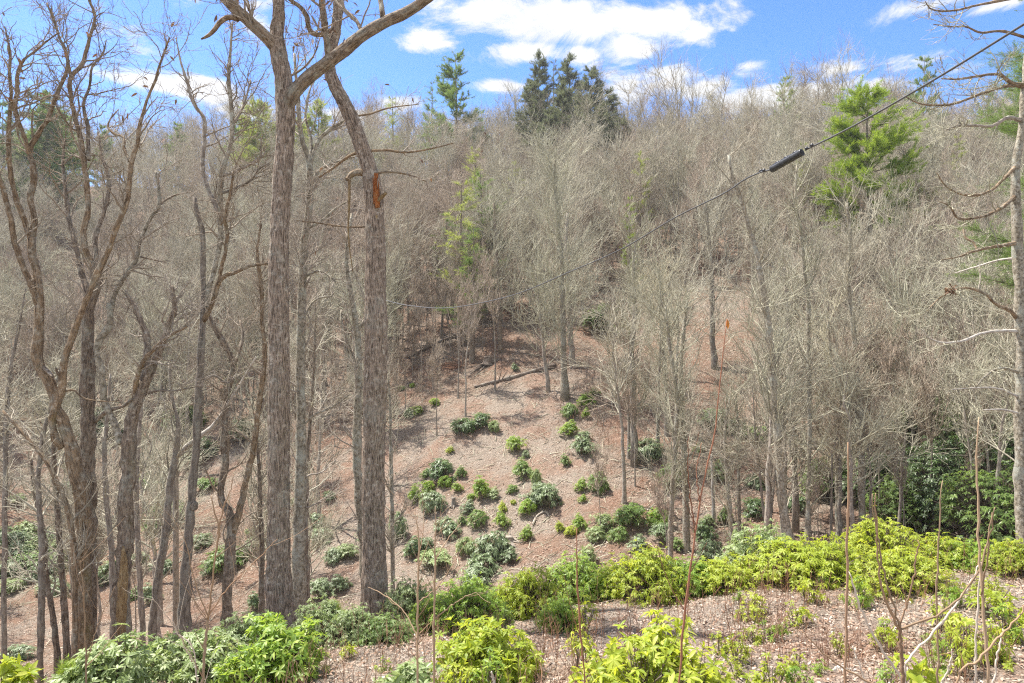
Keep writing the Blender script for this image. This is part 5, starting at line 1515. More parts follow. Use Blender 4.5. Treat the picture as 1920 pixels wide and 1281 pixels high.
def rock(label, loc, sx, sy, sz, seed):
    import bmesh
    bm = bmesh.new()
    bmesh.ops.create_icosphere(bm, subdivisions=3, radius=1.0)
    q = np.random.default_rng(seed)
    ax = q.normal(size=(9, 3))
    ax /= np.linalg.norm(ax, axis=1, keepdims=True)
    for v in bm.verts:
        p = np.array(v.co)
        h = 1.0
        for a in ax:
            h = min(h, (0.72 + 0.1 * a[0]) / max(1e-3, p @ a)) if p @ a > 0 else h
        p = p * h + 0.03 * q.normal(size=3)
        v.co = (p[0] * sx, p[1] * sy, p[2] * sz)
    me = bpy.data.meshes.new('rock')
    bm.to_mesh(me)
    bm.free()
    me.materials.append(M_ROCK)
    o = bpy.data.objects.new('rock', me)
    COL.objects.link(o)
    o.location = loc
    return tag(o, label, 'rock')


rock('pale flat rock under the bright hedge right of centre', on_ground(1212, 13.3), 0.22, 0.15, 0.10, 1)
rock('small white rock on the leaf litter near the bottom right', on_ground(1574, 8.6), 0.10, 0.08, 0.07, 2)
rock('pale rock at the foot of the round green bush right of centre', on_ground(1255, 13.0), 0.14, 0.12, 0.08, 3)
rock('grey rock showing in the litter behind the big front bush', on_ground(1060, 11.3), 0.13, 0.10, 0.06, 4)

# ------------------------------------------------------------------ bushes on the clearing and the left valley
# x, y of the middle, width, height in photo pixels, leaf material
CB = [(765, 775, 17, 18, 'M'), (781, 768, 19, 18, 'B'), (814, 754, 17, 16, 'B'), (868, 797, 42, 28, 'D'), (900, 785, 34, 30, 'D'), (926, 799, 18, 23, 'P'), (968, 830, 32, 31, 'B'), (1068, 801, 28, 28, 'B'),
      (1093, 832, 40, 40, 'G'), (1100, 814, 18, 16, 'M'), (1072, 769, 30, 27, 'M'), (1099, 773, 14, 20, 'B'), (1097, 746, 32, 22, 'B'), (1115, 734, 16, 16, 'M'), (1060, 863, 18, 24, 'M'), (986, 852, 14, 15, 'M'),
      (979, 877, 36, 36, 'M'), (798, 887, 18, 18, 'M'), (830, 878, 42, 34, 'D'), (864, 884, 22, 24, 'M'), (834, 903, 22, 22, 'B'), (848, 897, 12, 11, 'P'), (857, 913, 17, 19, 'B'), (778, 924, 26, 32, 'B'),
      (800, 911, 28, 22, 'B'), (805, 938, 46, 38, 'G'), (902, 914, 34, 42, 'B'), (883, 929, 13, 12, 'B'), (926, 925, 21, 22, 'P'), (959, 915, 20, 17, 'M'), (1003, 894, 20, 32, 'P'), (878, 950, 26, 26, 'G'),
      (899, 967, 33, 27, 'M'), (942, 949, 15, 19, 'Y'), (940, 972, 26, 30, 'B'), (991, 952, 29, 28, 'B'), (997, 935, 30, 25, 'M'), (1028, 930, 48, 46, 'G'), (1016, 916, 34, 26, 'G'), (987, 998, 22, 29, 'B'),
      (840, 986, 46, 28, 'G'), (866, 974, 17, 20, 'M'), (920, 1018, 58, 48, 'M'), (777, 1024, 38, 40, 'D'), (800, 1018, 26, 24, 'G'), (872, 1024, 34, 32, 'P'), (822, 1046, 60, 26, 'P'), (898, 1066, 66, 44, 'G'),
      (956, 1040, 30, 28, 'M'), (1049, 986, 18, 21, 'Y'), (1072, 996, 22, 17, 'Y'), (1086, 976, 25, 27, 'B'), (1128, 977, 34, 33, 'P'), (1117, 998, 32, 26, 'P'), (1101, 1040, 36, 38, 'P'), (1121, 903, 36, 38, 'M'),
      (1090, 909, 20, 26, 'B'), (1093, 934, 15, 15, 'B'), (962, 941, 11, 9, 'Y'), (844, 843, 13, 13, 'Y'), (742, 985, 32, 52, 'G'), (1181, 961, 54, 42, 'M'), (1158, 1001, 32, 26, 'M'), (1197, 1016, 32, 28, 'M'),
      (1259, 887, 38, 42, 'M'), (1240, 968, 40, 34, 'B'), (1242, 998, 38, 36, 'M'), (1410, 948, 42, 36, 'D'), (1360, 965, 26, 34, 'M'), (1320, 997, 36, 40, 'D'), (1335, 1030, 40, 38, 'G'), (1495, 942, 36, 32, 'D'),
      (1418, 902, 32, 24, 'M'), (1327, 974, 26, 22, 'P'), (1424, 812, 48, 30, 'M'), (1380, 800, 36, 30, 'D'), (1334, 778, 50, 30, 'G'), (1312, 838, 20, 22, 'M'), (1210, 842, 56, 40, 'G'), (1348, 880, 32, 34, 'P'),
      (595, 973, 30, 26, 'G'), (599, 1005, 38, 30, 'G'), (600, 1104, 44, 40, 'G'), (636, 1094, 32, 34, 'G'), (478, 1127, 26, 36, 'D'), (440, 1040, 66, 38, 'M'), (259, 1046, 32, 24, 'G'), (281, 1112, 34, 40, 'M'),
      (252, 1112, 26, 22, 'M'), (323, 953, 62, 26, 'M'), (197, 1078, 42, 36, 'G'), (35, 1012, 60, 36, 'G'), (70, 1020, 50, 30, 'P'), (20, 1062, 44, 26, 'G'), (60, 1048, 56, 26, 'M'), (105, 1000, 44, 28, 'G'), (15, 1096, 40, 24, 'P'),
      (100, 1096, 46, 30, 'G'), (130, 1032, 40, 24, 'M'), (25, 1225, 44, 28, 'G'), (468, 997, 18, 15, 'M'), (655, 1031, 34, 28, 'P'), (690, 1000, 30, 30, 'G'), (275, 900, 40, 22, 'M'), (390, 905, 44, 22, 'M'), (130, 915, 36, 26, 'G'), (35, 935, 30, 18, 'M'),
      (8, 1000, 34, 26, 'G'), (52, 990, 40, 26, 'P'), (85, 1008, 36, 24, 'G'), (118, 1018, 34, 24, 'P'), (45, 1030, 46, 28, 'G'), (78, 1045, 42, 24, 'P'), (105, 1062, 38, 26, 'G'), (150, 1060, 30, 24, 'G'), (175, 1040, 34, 26, 'P'), (210, 1060, 30, 24, 'M'), (70, 1075, 40, 26, 'G'), (160, 1085, 34, 26, 'P'), (305, 1060, 30, 26, 'G'), (380, 1010, 34, 24, 'G'), (395, 1060, 36, 26, 'G'), (530, 1010, 30, 26, 'P'), (630, 1040, 34, 28, 'G'), (560, 940, 24, 20, 'M'), (615, 930, 22, 18, 'G'), (965, 688, 14, 16, 'M'), (752, 727, 13, 11, 'P'), (773, 722, 11, 9, 'B'), (120, 960, 26, 24, 'G'), (480, 1020, 40, 30, 'G'), (290, 985, 34, 22, 'M'), (1385, 1000, 28, 30, 'M'), (1270, 1020, 26, 24, 'M')]
MATS = {'Y': L_YEL, 'B': L_BRIGHT, 'M': L_MID, 'G': L_GREY, 'P': L_PALE, 'D': L_DARK}
TONE = {'Y': 'yellow-green', 'B': 'bright green', 'M': 'mid-green', 'G': 'grey-green', 'P': 'pale green', 'D': 'dark green'}
MARKS = [(1015, 698, 'the long fallen log'), (914, 676, 'the rotten stump'), (955, 1012, 'the pale rooted stump'), (850, 945, 'the short grey stump'), (1058, 725, 'the three trunks'), (1189, 815, 'the wide-branched tree'),
         (1338, 960, 'the white snag'), (1285, 1000, 'the two-stemmed tree'), (1470, 960, 'the tall leaning tree'), (703, 1050, 'the broken trunk'), (523, 1080, 'the oak trunk'), (426, 1080, 'the twin-stemmed tree'),
         (345, 1080, 'the burled tree'), (230, 1100, 'the scarred trunk'), (160, 1050, 'the mottled grey tree'), (76, 1060, 'the pale pole'), (868, 790, 'the dark double bush'), (1028, 928, 'the big grey-green bush'), (805, 938, 'the bush by the grey stump'), (920, 1018, 'the biggest clearing bush'), (1093, 832, 'the dark bush under the trunks')]
OWN = {868: 'left half of the dark double bush on the upper clearing', 900: 'right half of the dark double bush on the upper clearing', 1028: 'big round grey-green bush in the middle of the clearing', 920: 'biggest rhododendron of the lower clearing, broad mid-green dome',
       1093: 'dark round bush below the three trunks on the clearing', 1068: 'vivid green ball-shaped bush above the dark round bush'}


def side_word(dx, dy):
    if abs(dx) > 2.2 * abs(dy):
        return 'right of' if dx > 0 else 'left of'
    if abs(dy) > 2.2 * abs(dx):
        return 'below' if dy > 0 else 'above'
    return ('below and ' if dy > 0 else 'above and ') + ('right of' if dx > 0 else 'left of')


SIZE = lambda a: 'tiny' if a < 15 else 'small' if a < 23 else 'mid-sized' if a < 34 else 'large'
for i, (x, y, w_, h_, m) in enumerate(CB):
    if m == 'M' and i % 3 == 0:
        m = 'G'
    g0 = ground_at(x, y + h_ * 0.5, 26)
    if g0 is None:
        continue
    k = g0.y / F
    if x in OWN and OWN[x] not in USED and w_ > 25:
        lb = unique([OWN[x]])
    else:
        near = sorted(MARKS, key=lambda q: math.hypot(q[0] - x, q[1] - y))
        shape = 'upright' if h_ > 1.15 * w_ else 'spreading' if w_ > 1.35 * h_ else 'round'
        cands = []
        for (ax, ay, nm) in near[:4]:
            dist = math.hypot(ax - x, ay - y)
            if dist < 4:
                continue
            how = 'close ' if dist < 45 else 'a little ' if dist < 95 else 'well '
            cands.append(f'{SIZE(max(w_, h_))} {shape} {TONE[m]} bush {how}{side_word(x - ax, y - ay)} {nm}')
        lb = unique([c for c in cands if len(c.split()) <= 16] or [' '.join(cands[0].split()[:16])])
    put_bush('rhododendron_bush', lb, 'shrub', (g0.x, g0.y, g0.z - 0.03), w_ * k * 1.2, h_ * k * 1.14, MATS[m], 'bush', 'rhododendrons on the leafy slope', 600 + i)

# ------------------------------------------------------------------ the bright hedge along the edge of the shelf
HB = [('rounded drooping grey-green rhododendron right of the broken trunk foot', 775, 15.2, 84, 82, 1082, 'P'), ('dark green rhododendron in front of the broken trunk foot', 722, 12.2, 96, 64, 1150, 'M'),
      ('bright rounded rhododendron right of the drooping one', 880, 13.0, 116, 84, 1074, 'B'), ('tall yellow-green bush before the lower clearing', 995, 13.6, 110, 92, 1068, 'Y'), ('round green bush with dark stems, low in front', 1050, 12.2, 72, 66, 1108, 'B'),
      ('yellow-green hedge bush left of the thin red stem', 1092, 14.6, 120, 62, 1052, 'B'), ('yellow-green hedge bush behind the thin red stem', 1150, 14.4, 100, 60, 1062, 'Y'), ('tall hedge bush crossed by a dark stem base', 1215, 13.8, 130, 100, 1028, 'Y'),
      ('yellow-green hedge bush right of the tall one', 1288, 14.0, 110, 62, 1058, 'B'), ('low yellow-green hedge bush below the white snag', 1355, 13.8, 110, 66, 1048, 'Y'), ('high hedge bush with long drooping leaves on top', 1432, 14.8, 130, 90, 992, 'P'),
      ('broad bright hedge bush below the tall leaning tree', 1490, 13.8, 150, 86, 1012, 'Y'), ('bright hedge bush left of the pale trunk', 1560, 13.8, 110, 76, 1018, 'Y'), ('tall yellow hedge bush before the pale trunk', 1655, 14.4, 120, 92, 986, 'Y'),
      ('strongly yellow bush standing out in front of the hedge', 1697, 12.8, 120, 88, 1030, 'Y'), ('yellow-green hedge bush below the thicket', 1760, 14.6, 130, 72, 1006, 'Y'), ('hedge bush with green shade near the right end', 1835, 14.2, 110, 66, 1012, 'B'),
      ('last hedge bush at the right edge', 1905, 13.4, 90, 84, 1010, 'Y'), ('grey-green bush left of the pine seedling', 600, 12.8, 100, 90, 1128, 'P'), ('grey-green bush beside the pine seedling, right', 660, 12.4, 90, 80, 1130, 'P'),
      ('low bright bush left of the drooping one', 812, 13.2, 70, 60, 1112, 'B'), ('orange-tinged low bush between two hedge bushes', 940, 14.0, 70, 50, 1094, 'Y'), ('green bush behind the strongly yellow one', 1610, 15.0, 90, 60, 1020, 'Y'),
      ('pale green bush low at the left, behind the oak foot', 455, 12.6, 120, 70, 1158, 'P'), ('green bush under the burled tree', 372, 12.2, 110, 62, 1176, 'M'), ('dark green shrub left of the green one under the burled tree', 300, 12.0, 90, 56, 1190, 'M'), ('yellow-green low bush in the bottom left brush', 150, 10.2, 90, 70, 1222, 'B')]
for i, (lb, x, d, w_, h_, top, m) in enumerate(HB):
    d -= 0.7
    g0 = on_ground(x, d)
    H = (640 - top) / F * d + EYE - g0.z
    W = w_ / F * d
    put_bush('rhododendron_bush', lb, 'shrub', (g0.x, g0.y, g0.z - 0.04), W * 1.28, max(0.6, H * (1.22 if x > 1060 else 1.08)), MATS[m], 'hedge', 'bushes of the shelf edge', 800 + i)

# small plants on the shelf
SPL = [('small yellow-green plant on the bare litter below the hedge, left one', 1412, 9.9, 48, 42, 'Y'), ('small sprawling plant among dry stalks', 1497, 10.4, 56, 46, 'Y'), ('leafy plant below the strongly yellow bush', 1612, 11.2, 60, 66, 'Y'), ('small plant low among red stalks', 1492, 8.7, 46, 44, 'Y'),
       ('tiny plant right of the front bush', 1390, 11.0, 30, 30, 'Y'), ('thin upright plant left on the shelf', 1385, 11.8, 26, 40, 'B'), ('low plant near the right edge', 1870, 10.3, 110, 60, 'Y'), ('spindly plant between stalks at the right', 1570, 9.2, 44, 56, 'Y'), ('small plant on the litter left of the front bush pair', 720, 9.7, 36, 40, 'B'),
       ('green sprig below the hedge right part', 1660, 9.6, 40, 50, 'B'), ('young plant by the small white rock', 1540, 8.4, 40, 36, 'B'), ('leafy plant under the right stems', 1800, 9.0, 110, 80, 'Y'), ('young bush by the right edge, behind the bare stems', 1905, 9.0, 90, 70, 'Y')]
for i, (lb, x, d, w_, h_, m) in enumerate(SPL):
    g0 = on_ground(x, d)
    put_bush('young_plant', lb, 'plant', (g0.x, g0.y, g0.z - 0.02), w_ / F * d, h_ / F * d, MATS[m], 'sprig', 'young plants on the shelf', 850 + i)

def SPROUT(x, d, i):
    side = 'right corner' if x > 1600 else 'middle right' if x > 1100 else 'left part'
    row = 'front' if d < 8.5 else 'middle' if d < 10.5 else 'back'
    return f'small sprout on the dry litter in the {row} of the shelf, {side}'


for i in range(46):
    q = random.Random(70 + i)
    x = q.choice([q.uniform(1330, 1920), q.uniform(1600, 1920), q.uniform(560, 1100)])
    d = q.uniform(6.5, 12.5)
    g0 = on_ground(x, d)
    s_ = q.uniform(0.25, 0.62)
    put_bush('young_plant', SPROUT(x, d, i), 'plant', (g0.x, g0.y, g0.z - 0.02), s_, s_ * q.uniform(0.7, 1.3), MATS[q.choice('YYB')], 'sprig', 'scattered sprouts on the shelf', 1200 + i)

# near bushes, leaf by leaf
NB = [('biggest front bush, glossy yellow-green leaves, bottom centre right', 1232, 7.4, 330, 1140, 'Y', 300, 0.115, 0.038, 560), ('bright front bush left of the biggest one', 908, 9.0, 200, 1160, 'Y', 260, 0.11, 0.032, 560),
      ('bright broad-leaved front bush left of centre, below the oak', 520, 9.6, 190, 1146, 'B', 280, 0.112, 0.034, 640), ('large grey-green front bush at the bottom left', 215, 9.4, 190, 1182, 'P', 240, 0.12, 0.036, 520),
      ('pale green front bush between the bottom left one and the broad-leaved one', 375, 10.2, 170, 1165, 'P', 220, 0.105, 0.03, 480), ('lime-green drooping plant in the bottom left corner', 18, 8.6, 90, 1232, 'Y', 160, 0.17, 0.04, 110),
      ('sparse leafy plant with large leaves among the right stems', 1745, 6.2, 190, 1150, 'Y', 180, 0.12, 0.055, 70), ('yellow-green plant at the bottom right corner', 1885, 5.4, 170, 1178, 'Y', 180, 0.13, 0.05, 80), ('low grey-green sprawl left of the bright front bush', 770, 8.4, 130, 1235, 'P', 150, 0.12, 0.034, 160)]
for i, (lb, x, d, w_, top, m, nobj, lf, lw, ros) in enumerate(NB):
    g0 = on_ground(x, d)
    H = max(0.35, (640 - top) / F * d + EYE - g0.z)
    near_bush('rhododendron_bush', lb, 'shrub', (g0.x, g0.y, g0.z - 0.03), w_ / F * d * 1.05, H * 1.0, MATS[m], 900 + i, 'front bushes', nobj, lf, lw, ros, lobes=24 if ros > 150 else 9)

# ------------------------------------------------------------------ bare stems in front
def stem(name, label, d, parts, mat, seed=0, twigs=0, bury=0.2):
    """parts: traced stems, the first one rooted in the ground"""
    x0 = parts[0][0][0]
    g0 = on_ground(x0, d)
    t = thing(name, label, 'sapling', tuple(g0))
    org = np.array(g0)
    q = np.random.default_rng(seed)
    cs = []
    for i, pt in enumerate(parts):
        pt = np.array(pt, float)
        Q = spline(pt, 22)
        dep = d + (0.0 if i == 0 else 0.25 * q.normal()) * np.linspace(0, 1, 22)
        P = np.stack([(Q[:, 0] - 960) / F * dep, dep, (640 - Q[:, 1]) / F * dep + EYE], 1)
        R = np.maximum(Q[:, 2], 0.8) / 2 / F * dep * 0.84 * (1 + 0.08 * q.normal(size=22))
        P[1:] += q.normal(size=(21, 3)) * 0.004
        if i == 0 and P[0, 2] > g0.z:
            P = np.concatenate([[[P[0, 0], d, g0.z - bury]], P])
            R = np.concatenate([[R[0]], R])
        g = Geo()
        g.tubes(P[None] - org, R[None], 7, tint=q.random(1), cap=True)
        g.build('stem' if i == 0 else 'branch', mat, t)
        S = spline(np.concatenate([P, R[:, None]], 1), 22)
        cs.append(S)
    if twigs:
        C = np.array(cs)
        A, AR = spawn(C[:, :, :3], C[:, :, 3], twigs, 0.35, 1.0, lambda a, b: 0.25 + 0.5 * b, (25, 50), 8, 0.5, 0.0018, 0.06, 0.05, q)
        g = Geo()
        g.tubes(A - org, AR, 4, tint=q.random(len(A)))
        g.build('twigs', mat, t, kind='stuff')
    return t


stem('sapling', 'straight bare stem rising highest in front of the pale trunk, right', 5.2, [[(1583, 1300, 6.5), (1586, 1240, 6), (1588, 1110, 5.5), (1589, 960, 5), (1591, 830, 3)]], M_SAP, 1)
stem('sapling', 'brown bare stem forking into four at the bottom right', 4.6, [
    [(1694, 1300, 9), (1692, 1250, 8.5), (1689, 1210, 8), (1687, 1178, 7)],
    [(1687, 1180, 6), (1673, 1155, 6), (1655, 1110, 5), (1646, 1050, 4), (1643, 960, 3.5), (1641, 925, 2)],
    [(1687, 1178, 5), (1676, 1135, 4.5), (1664, 1100, 4), (1651, 1043, 3.5), (1640, 975, 3), (1634, 925, 2)],
    [(1688, 1175, 5), (1692, 1160, 4.5), (1706, 1110, 4), (1716, 1060, 3.5), (1723, 1012, 2)],
    [(1688, 1180, 5), (1726, 1165, 5), (1763, 1150, 4.5), (1790, 1130, 4), (1806, 1115, 4), (1833, 1073, 4), (1850, 1015, 3.5), (1861, 960, 2)]], M_SAP, 2)
stem('dead_stem', 'pale leaning dead stem crossing to the upper right of the forked stem', 4.9, [[(1696, 1245, 6), (1726, 1210, 5.5), (1760, 1173, 5), (1790, 1135, 4.5), (1803, 1118, 4), (1820, 1090, 3.5), (1840, 1055, 3)]], M_SAP_PALE, 3)
stem('sapling', 'thin straight stem between the forked one and the far right stem', 5.0, [[(1758, 1300, 4.5), (1758, 1185, 4), (1756, 1110, 4), (1759, 1035, 3.5), (1761, 960, 3), (1768, 900, 2)]], M_SAP, 4)
stem('sapling', 'long brown stem with a pale side shoot near the right edge', 4.4, [[(1853, 1300, 7), (1848, 1185, 6.5), (1841, 1110, 6), (1836, 1035, 5.5), (1833, 960, 5), (1832, 860, 4), (1834, 780, 2)],
                                                                                  [(1840, 1115, 4), (1848, 1070, 4), (1858, 1000, 3), (1864, 950, 2)]], M_SAP, 5)
stem('dead_stem', 'slanting pale dead stem rising to the left of the forked stem', 4.8, [[(1705, 1290, 6), (1675, 1250, 5.5), (1640, 1193, 5), (1612, 1135, 4.5), (1598, 1090, 3.5), (1590, 1070, 2)]], M_SAP_PALE, 6)
stem('dead_stem', 'low grey stem slanting along the bottom edge at the right', 4.3, [[(1645, 1285, 5), (1600, 1262, 4.5), (1550, 1230, 4), (1525, 1205, 3), (1502, 1182, 2)]], M_SAP, 7)
stem('dead_stem', 'brown slanting stem at the bottom right corner', 4.2, [[(1795, 1290, 6), (1800, 1265, 5.5), (1833, 1236, 5), (1876, 1193, 4.5), (1915, 1148, 3.5), (1930, 1130, 3)]], M_SAP, 8)
stem('dead_stem', 'pale upright dead stem beside the long brown stem', 4.8, [[(1828, 1300, 5), (1831, 1185, 4.5), (1834, 1120, 4), (1838, 1060, 2)]], M_SAP_PALE, 9)
stem('dead_stem', 'short pale dead stem bending up near the bottom right', 4.5, [[(1762, 1290, 4.5), (1775, 1262, 4), (1783, 1235, 3.5), (1785, 1215, 2)]], M_SAP_PALE, 10)
stem('dead_stem', 'pale thin dead stem leaning at the far bottom right', 4.5, [[(1860, 1295, 4.5), (1868, 1250, 4), (1875, 1205, 3.5), (1882, 1180, 2)]], M_SAP_PALE, 11)
stem('dead_stem', 'short pale dead stem low, left of the forked stem', 4.8, [[(1625, 1285, 4), (1612, 1250, 4), (1603, 1225, 3), (1598, 1212, 2)]], M_SAP_PALE, 12)
rs = stem('sapling', 'tall thin red-brown stem before the two-stemmed tree, one orange leaf at its tip', 6.2, [[(1270, 1300, 5.5), (1274, 1260, 5), (1283, 1160, 5), (1297, 1050, 4.5), (1305, 985, 4), (1320, 900, 3.5), (1345, 780, 3), (1352, 700, 2.5), (1358, 640, 2), (1364, 598, 1.5)],
                                                                                                        [(1303, 1000, 3), (1296, 940, 3), (1290, 880, 2), (1292, 820, 1.5)], [(1312, 940, 3), (1306, 890, 2), (1316, 830, 1.5)]], M_SAP_RED, 13, twigs=4)
g = Geo()
p = np.array(world_at(1364, 598, 6.2) - rs.location)
g.leaves(p[None], np.array([[0.05, 0, -1.0]]), np.array([[0, -1.0, 0.1]]), 0.085, 0.03, 0.1, fine=True)
g.build('leaf', M_ORANGELEAF, rs)
stem('sapling', 'thin dark red stem in front of the yellow-green hedge, centre right', 6.6, [[(1098, 1300, 4.5), (1096, 1270, 4), (1088, 1180, 4), (1083, 1090, 3.5), (1081, 1040, 3), (1082, 990, 2)]], M_SAP_RED, 14, twigs=3)
stem('sapling', 'left of two thin twiggy saplings below the clearing', 7.6, [[(783, 1265, 5), (783, 1180, 4.5), (784, 1080, 4), (785, 1000, 3), (778, 960, 1.5)], [(784, 1200, 3), (760, 1150, 2.5), (720, 1115, 2), (690, 1100, 1.2)], [(784, 1130, 3), (810, 1110, 2), (850, 1060, 1.2)]], M_SAP, 15, twigs=14)
stem('sapling', 'right of two thin twiggy saplings below the clearing', 7.6, [[(814, 1245, 5), (814, 1150, 5), (816, 1060, 4), (816, 1000, 3), (817, 950, 1.5)], [(815, 1160, 3), (840, 1140, 2.5), (880, 1115, 2), (905, 1110, 1)], [(816, 1050, 2.5), (840, 1010, 2), (865, 980, 1)]], M_SAP, 16, twigs=14)
stem('sapling', 'branching thin sapling in front of the bottom left bushes', 7.0, [[(379, 1300, 7), (382, 1250, 6.5), (387, 1190, 6), (390, 1155, 5)], [(390, 1160, 4.5), (398, 1100, 4), (405, 1030, 4), (410, 985, 4), (402, 960, 3), (396, 930, 2)],
                                                                                  [(408, 1000, 3), (422, 945, 3), (432, 920, 2), (438, 890, 1.5)], [(390, 1155, 3), (362, 1080, 2.5), (350, 1020, 2), (325, 970, 1.2)], [(391, 1155, 3), (425, 1105, 2.5), (470, 1060, 2), (520, 1010, 1.2)]], M_SAP, 17, twigs=16)
stem('sapling', 'thin twiggy shoot before the scarred trunk', 8.4, [[(162, 1290, 4), (160, 1200, 3.5), (157, 1110, 3), (150, 1050, 1.5)], [(162, 1240, 2.5), (185, 1170, 2), (215, 1100, 1)]], M_SAP, 18, twigs=10)
stem('sapling', 'thin pale shoot arching right of the branching sapling', 7.4, [[(372, 1285, 3), (350, 1200, 2.5), (335, 1190, 2), (320, 1150, 1)], [(360, 1240, 2.5), (330, 1180, 2), (285, 1120, 1.2)]], M_SAP_PALE, 19, twigs=6)
stem('dead_stem', 'forked white dead stub at the bottom of the bright front bush', 7.6, [[(930, 1300, 7), (926, 1275, 6), (921, 1258, 4)]], M_SAP_PALE, 20)

# ------------------------------------------------------------------ overhead cable with splice closure
cab = thing('overhead_cable', 'black overhead cable sagging from the upper right corner down to the woods', 'cable', tuple(world_at(1472, 303, 11.0)))
org = np.array(cab.location)
cp = [(2300, -200, 4.6), (2080, -55, 5.6), (1920, 45, 6.9), (1750, 150, 8.3), (1600, 236, 9.6), (1510, 281, 10.7)]
P = spline(np.array([tuple(world_at(*c)) for c in cp]), 60)
g = Geo()
g.tubes(P[None] - org, np.full((1, 60), 0.0135), 8)
g.build('wire', M_CABLE, cab)
cp = [(1448, 317, 11.25), (1425, 323, 11.6), (1400, 334, 12), (1370, 355, 12.7), (1330, 376, 13.6), (1280, 400, 14.2), (1180, 459, 15.6), (1060, 513, 18), (980, 547, 20.5), (900, 568, 24), (840, 577, 27.5), (770, 573, 33), (690, 552, 44)]
P = spline(np.array([tuple(world_at(*c)) for c in cp]), 110)
g = Geo()
g.tubes(P[None] - org, np.linspace(0.0135, 0.020, 110)[None], 8)
g.build('wire', M_CABLE, cab)
A = np.array(world_at(1504, 285, 10.75))
B = np.array(world_at(1446, 318, 11.25))
cl = thing('splice_closure', 'fat black ribbed splice case hanging on the overhead cable', 'splice case', tuple((A + B) / 2))
o0 = np.array(cl.location)
ax = B - A
Lc = np.linalg.norm(ax)
prof = [(0.0, 0.040), (0.0, 0.058), (0.02, 0.060), (0.06, 0.060), (0.065, 0.055), (0.30, 0.055), (0.305, 0.059), (0.335, 0.059), (0.34, 0.055), (0.62, 0.055), (0.625, 0.059), (0.655, 0.059), (0.66, 0.055), (0.93, 0.055), (0.935, 0.058), (0.98, 0.056), (1.0, 0.045), (1.0, 0.012)]
pp_ = np.array([A + ax * a for a, _ in prof])
# coincident rings need a hair of length for the tangent
pp_[0] += ax * 0.012
pp_[-1] += ax * 0.004
g = Geo()
T = ax / Lc
n1 = np.cross(T, (0, 0, 1.0))
n1 /= np.linalg.norm(n1)
n2 = np.cross(n1, T)
S = 20
aa = np.arange(S) * 2 * PI / S
V = np.concatenate([p - o0 + rr_ * (np.cos(aa)[:, None] * n1 + np.sin(aa)[:, None] * n2) for p, (_, rr_) in zip(pp_, prof)])
idx = np.arange(len(prof) * S).reshape(-1, S)
qd = np.stack([idx[:-1], np.roll(idx[:-1], -1, 1), np.roll(idx[1:], -1, 1), idx[1:]], -1).reshape(-1, 4)
g.add(V, qd)
body = g.build('body', M_CASE, cl, smooth=False)
g = Geo()
g.tubes(np.stack([A + ax * 0.03, A + ax * 0.01])[None] - o0, np.array([[0.045, 0.045]]), 16, cap=True)
g.build('hollow_shade', M_HOLE, cl)  # dark disc in place of the shade inside the open end
# clamp rail along the top with latches
g = Geo()
rail = np.linspace(0.08, 0.92, 12)
g.tubes((A[None] + ax[None] * rail[:, None] + n2 * 0.06)[None] - o0, np.full((1, 12), 0.008), 6, cap=True)
g.build('rail', M_CASE, cl)
for a in (0.2, 0.48, 0.78):
    g = Geo()
    c = A + ax * a + n2 * 0.066
    g.tubes(np.stack([c - T * 0.035, c + T * 0.035])[None] - o0, np.array([[0.012, 0.012]]), 6, cap=True)
    g.build('latch', M_STEEL, cl)
for (x, y, d) in ((1512, 278, 10.6), (1522, 272, 10.45), (1432, 319, 11.45), (1426, 320, 11.6)):
    c = np.array(world_at(x, y, d))
    k = thing('cable_clamp', {1512: 'small clamp on the cable right above the splice case', 1522: 'small clamp on the cable a little further above the splice case', 1432: 'small clamp on the cable just below the splice case', 1426: 'small clamp on the cable second below the splice case'}[x], 'clamp', tuple(c), 'clamps beside the splice case')
    g = Geo()
    g.tubes(np.array([[[0, 0, -0.03], [0, 0, 0.03]]]), np.array([[0.010, 0.010]]), 8, cap=True)
    g.build('bolt', M_CASE, k)
    g = Geo()
    g.tubes(np.array([[-T * 0.02, T * 0.02]]), np.array([[0.021, 0.021]]), 8, cap=True)
    g.build('jaw', M_CASE, k)

# ------------------------------------------------------------------ litter, twigs and stalks on the ground
q = np.random.default_rng(404)


def litter(name, label, cat, X, Y, size, mat, lift=0.02):
    Z = ground(X, Y) + lift
    n = len(X)
    a = q.random(n) * 6.28
    d = np.stack([np.cos(a), np.sin(a), 0.35 * q.normal(size=n)], 1)
    up = np.stack([0.5 * q.normal(size=n), 0.5 * q.normal(size=n), np.ones(n)], 1)
    g = Geo()
    g.leaves(np.stack([X, Y, Z], 1), d, up, size * (0.6 + 0.8 * q.random(n)), size * 0.5, 0.1, fold=0.25)
    o = g.build(name, mat, kind='stuff')
    return tag(o, label, cat)


n = 46000
d = 5.5 + 13 * q.random(n) ** 0.8
X = (q.random(n) * 1.7 - 0.85) * d
litter('near_leaf_litter', 'curled dead leaves covering the near shelf', 'leaf litter', X, d, 0.058, M_LITTER)
n = 52000
d = 27 + 33 * q.random(n)
X = (q.random(n) * 1.7 - 0.85) * d
litter('slope_leaf_litter', 'dead leaves covering the clearing slope', 'leaf litter', X, d, 0.105, M_LITTER, 0.02)


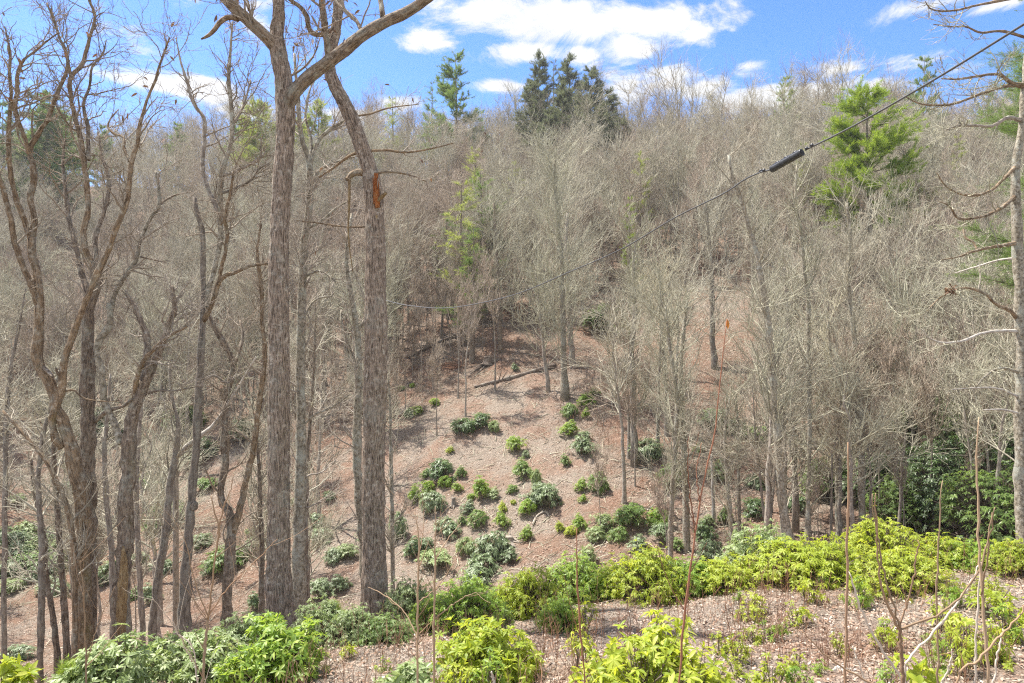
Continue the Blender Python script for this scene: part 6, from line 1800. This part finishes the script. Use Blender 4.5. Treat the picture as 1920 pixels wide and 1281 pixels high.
def twig_scatter(name, label, n, d0, d1, u0, u1, L, rad, mat, flat=True, power=1.0, cat='twigs'):
    d = d0 + (d1 - d0) * q.random(n) ** power
    X = (u0 + (u1 - u0) * q.random(n)) * d
    if not flat:
        ok = vnoise(X * 0.9 + 20, d * 0.9) > 0.45
        X, d = X[ok], d[ok]
        n = len(X)
    Z = ground(X, d)
    if flat:
        a = q.random(n) * 6.28
        dv = np.stack([np.cos(a), np.sin(a), 0.12 * q.normal(size=n) + 0.0], 1)
    else:
        dv = np.stack([0.16 * q.normal(size=n), 0.16 * q.normal(size=n), np.ones(n)], 1)
    LL = L * (0.4 + 1.0 * q.random(n))
    s = np.linspace(0, 1, 6)
    P = np.stack([X, d, Z + (0.03 if flat else -0.03)], 1)[:, None] + dv[:, None] * (s[None, :, None] * LL[:, None, None])
    P = P + q.normal(size=P.shape) * (0.03 * LL)[:, None, None] * s[None, :, None]
    if flat:
        gzv = ground(P[..., 0].ravel(), P[..., 1].ravel()).reshape(P.shape[:2])
        P[..., 2] = gzv + 0.02 + 0.06 * LL[:, None] * q.random((n, 1)) * np.sin(s * PI)[None]
    g = Geo()
    g.tubes(P, rad * (0.6 + 0.8 * q.random((n, 1))) * np.linspace(1, 0.45, 6)[None], 3, tint=q.random(n))
    if not flat:
        B, BR = spawn(P, np.full(P.shape[:2], rad), n * 2, 0.3, 1.0, lambda a, b: 0.35 * L * (0.4 + b), (20, 45), 4, 0.6, rad * .5, 0.08, 0.05, q)
        g.tubes(B, BR, 3, tint=q.random(len(B)))
    o = g.build(name, mat, kind='stuff')
    return tag(o, label, cat)


twig_scatter('fallen_twigs', 'pale dead sticks strewn over the clearing', 1500, 28, 56, -0.18, 0.42, 1.0, 0.017, M_TWIG_PALE)
twig_scatter('fallen_twigs', 'dead sticks strewn over the left valley floor', 1100, 22, 60, -0.8, -0.18, 1.1, 0.017, M_TWIG)
twig_scatter('fallen_twigs', 'pale straw and small sticks on the near shelf litter', 6000, 5.5, 17, -0.6, 0.85, 0.30, 0.003, M_SAP_PALE)
twig_scatter('dry_stalks', 'red-brown dry weed stalks standing on the near shelf', 1900, 6.5, 15.5, 0.03, 0.8, 0.5, 0.0042, M_STALK, flat=False, cat='stalks')
twig_scatter('dry_stalks', 'dry weed stalks on the lower left of the shelf', 600, 7.5, 12.5, -0.4, 0.05, 0.42, 0.004, M_STALK, flat=False, cat='stalks')
twig_scatter('dry_brush', 'thin reddish brush on the upper clearing right of the log', 900, 41, 52, 0.03, 0.16, 0.55, 0.007, M_STALK, flat=False, cat='brush')
twig_scatter('dry_brush', 'thin reddish brush on the left valley floor', 420, 26, 50, -0.8, -0.35, 0.6, 0.008, M_STALK, flat=False, cat='brush')
twig_scatter('dry_brush', 'twiggy undergrowth on the right bank', 900, 26, 46, 0.3, 0.8, 1.1, 0.010, M_TWIG_PALE, flat=False, cat='brush')
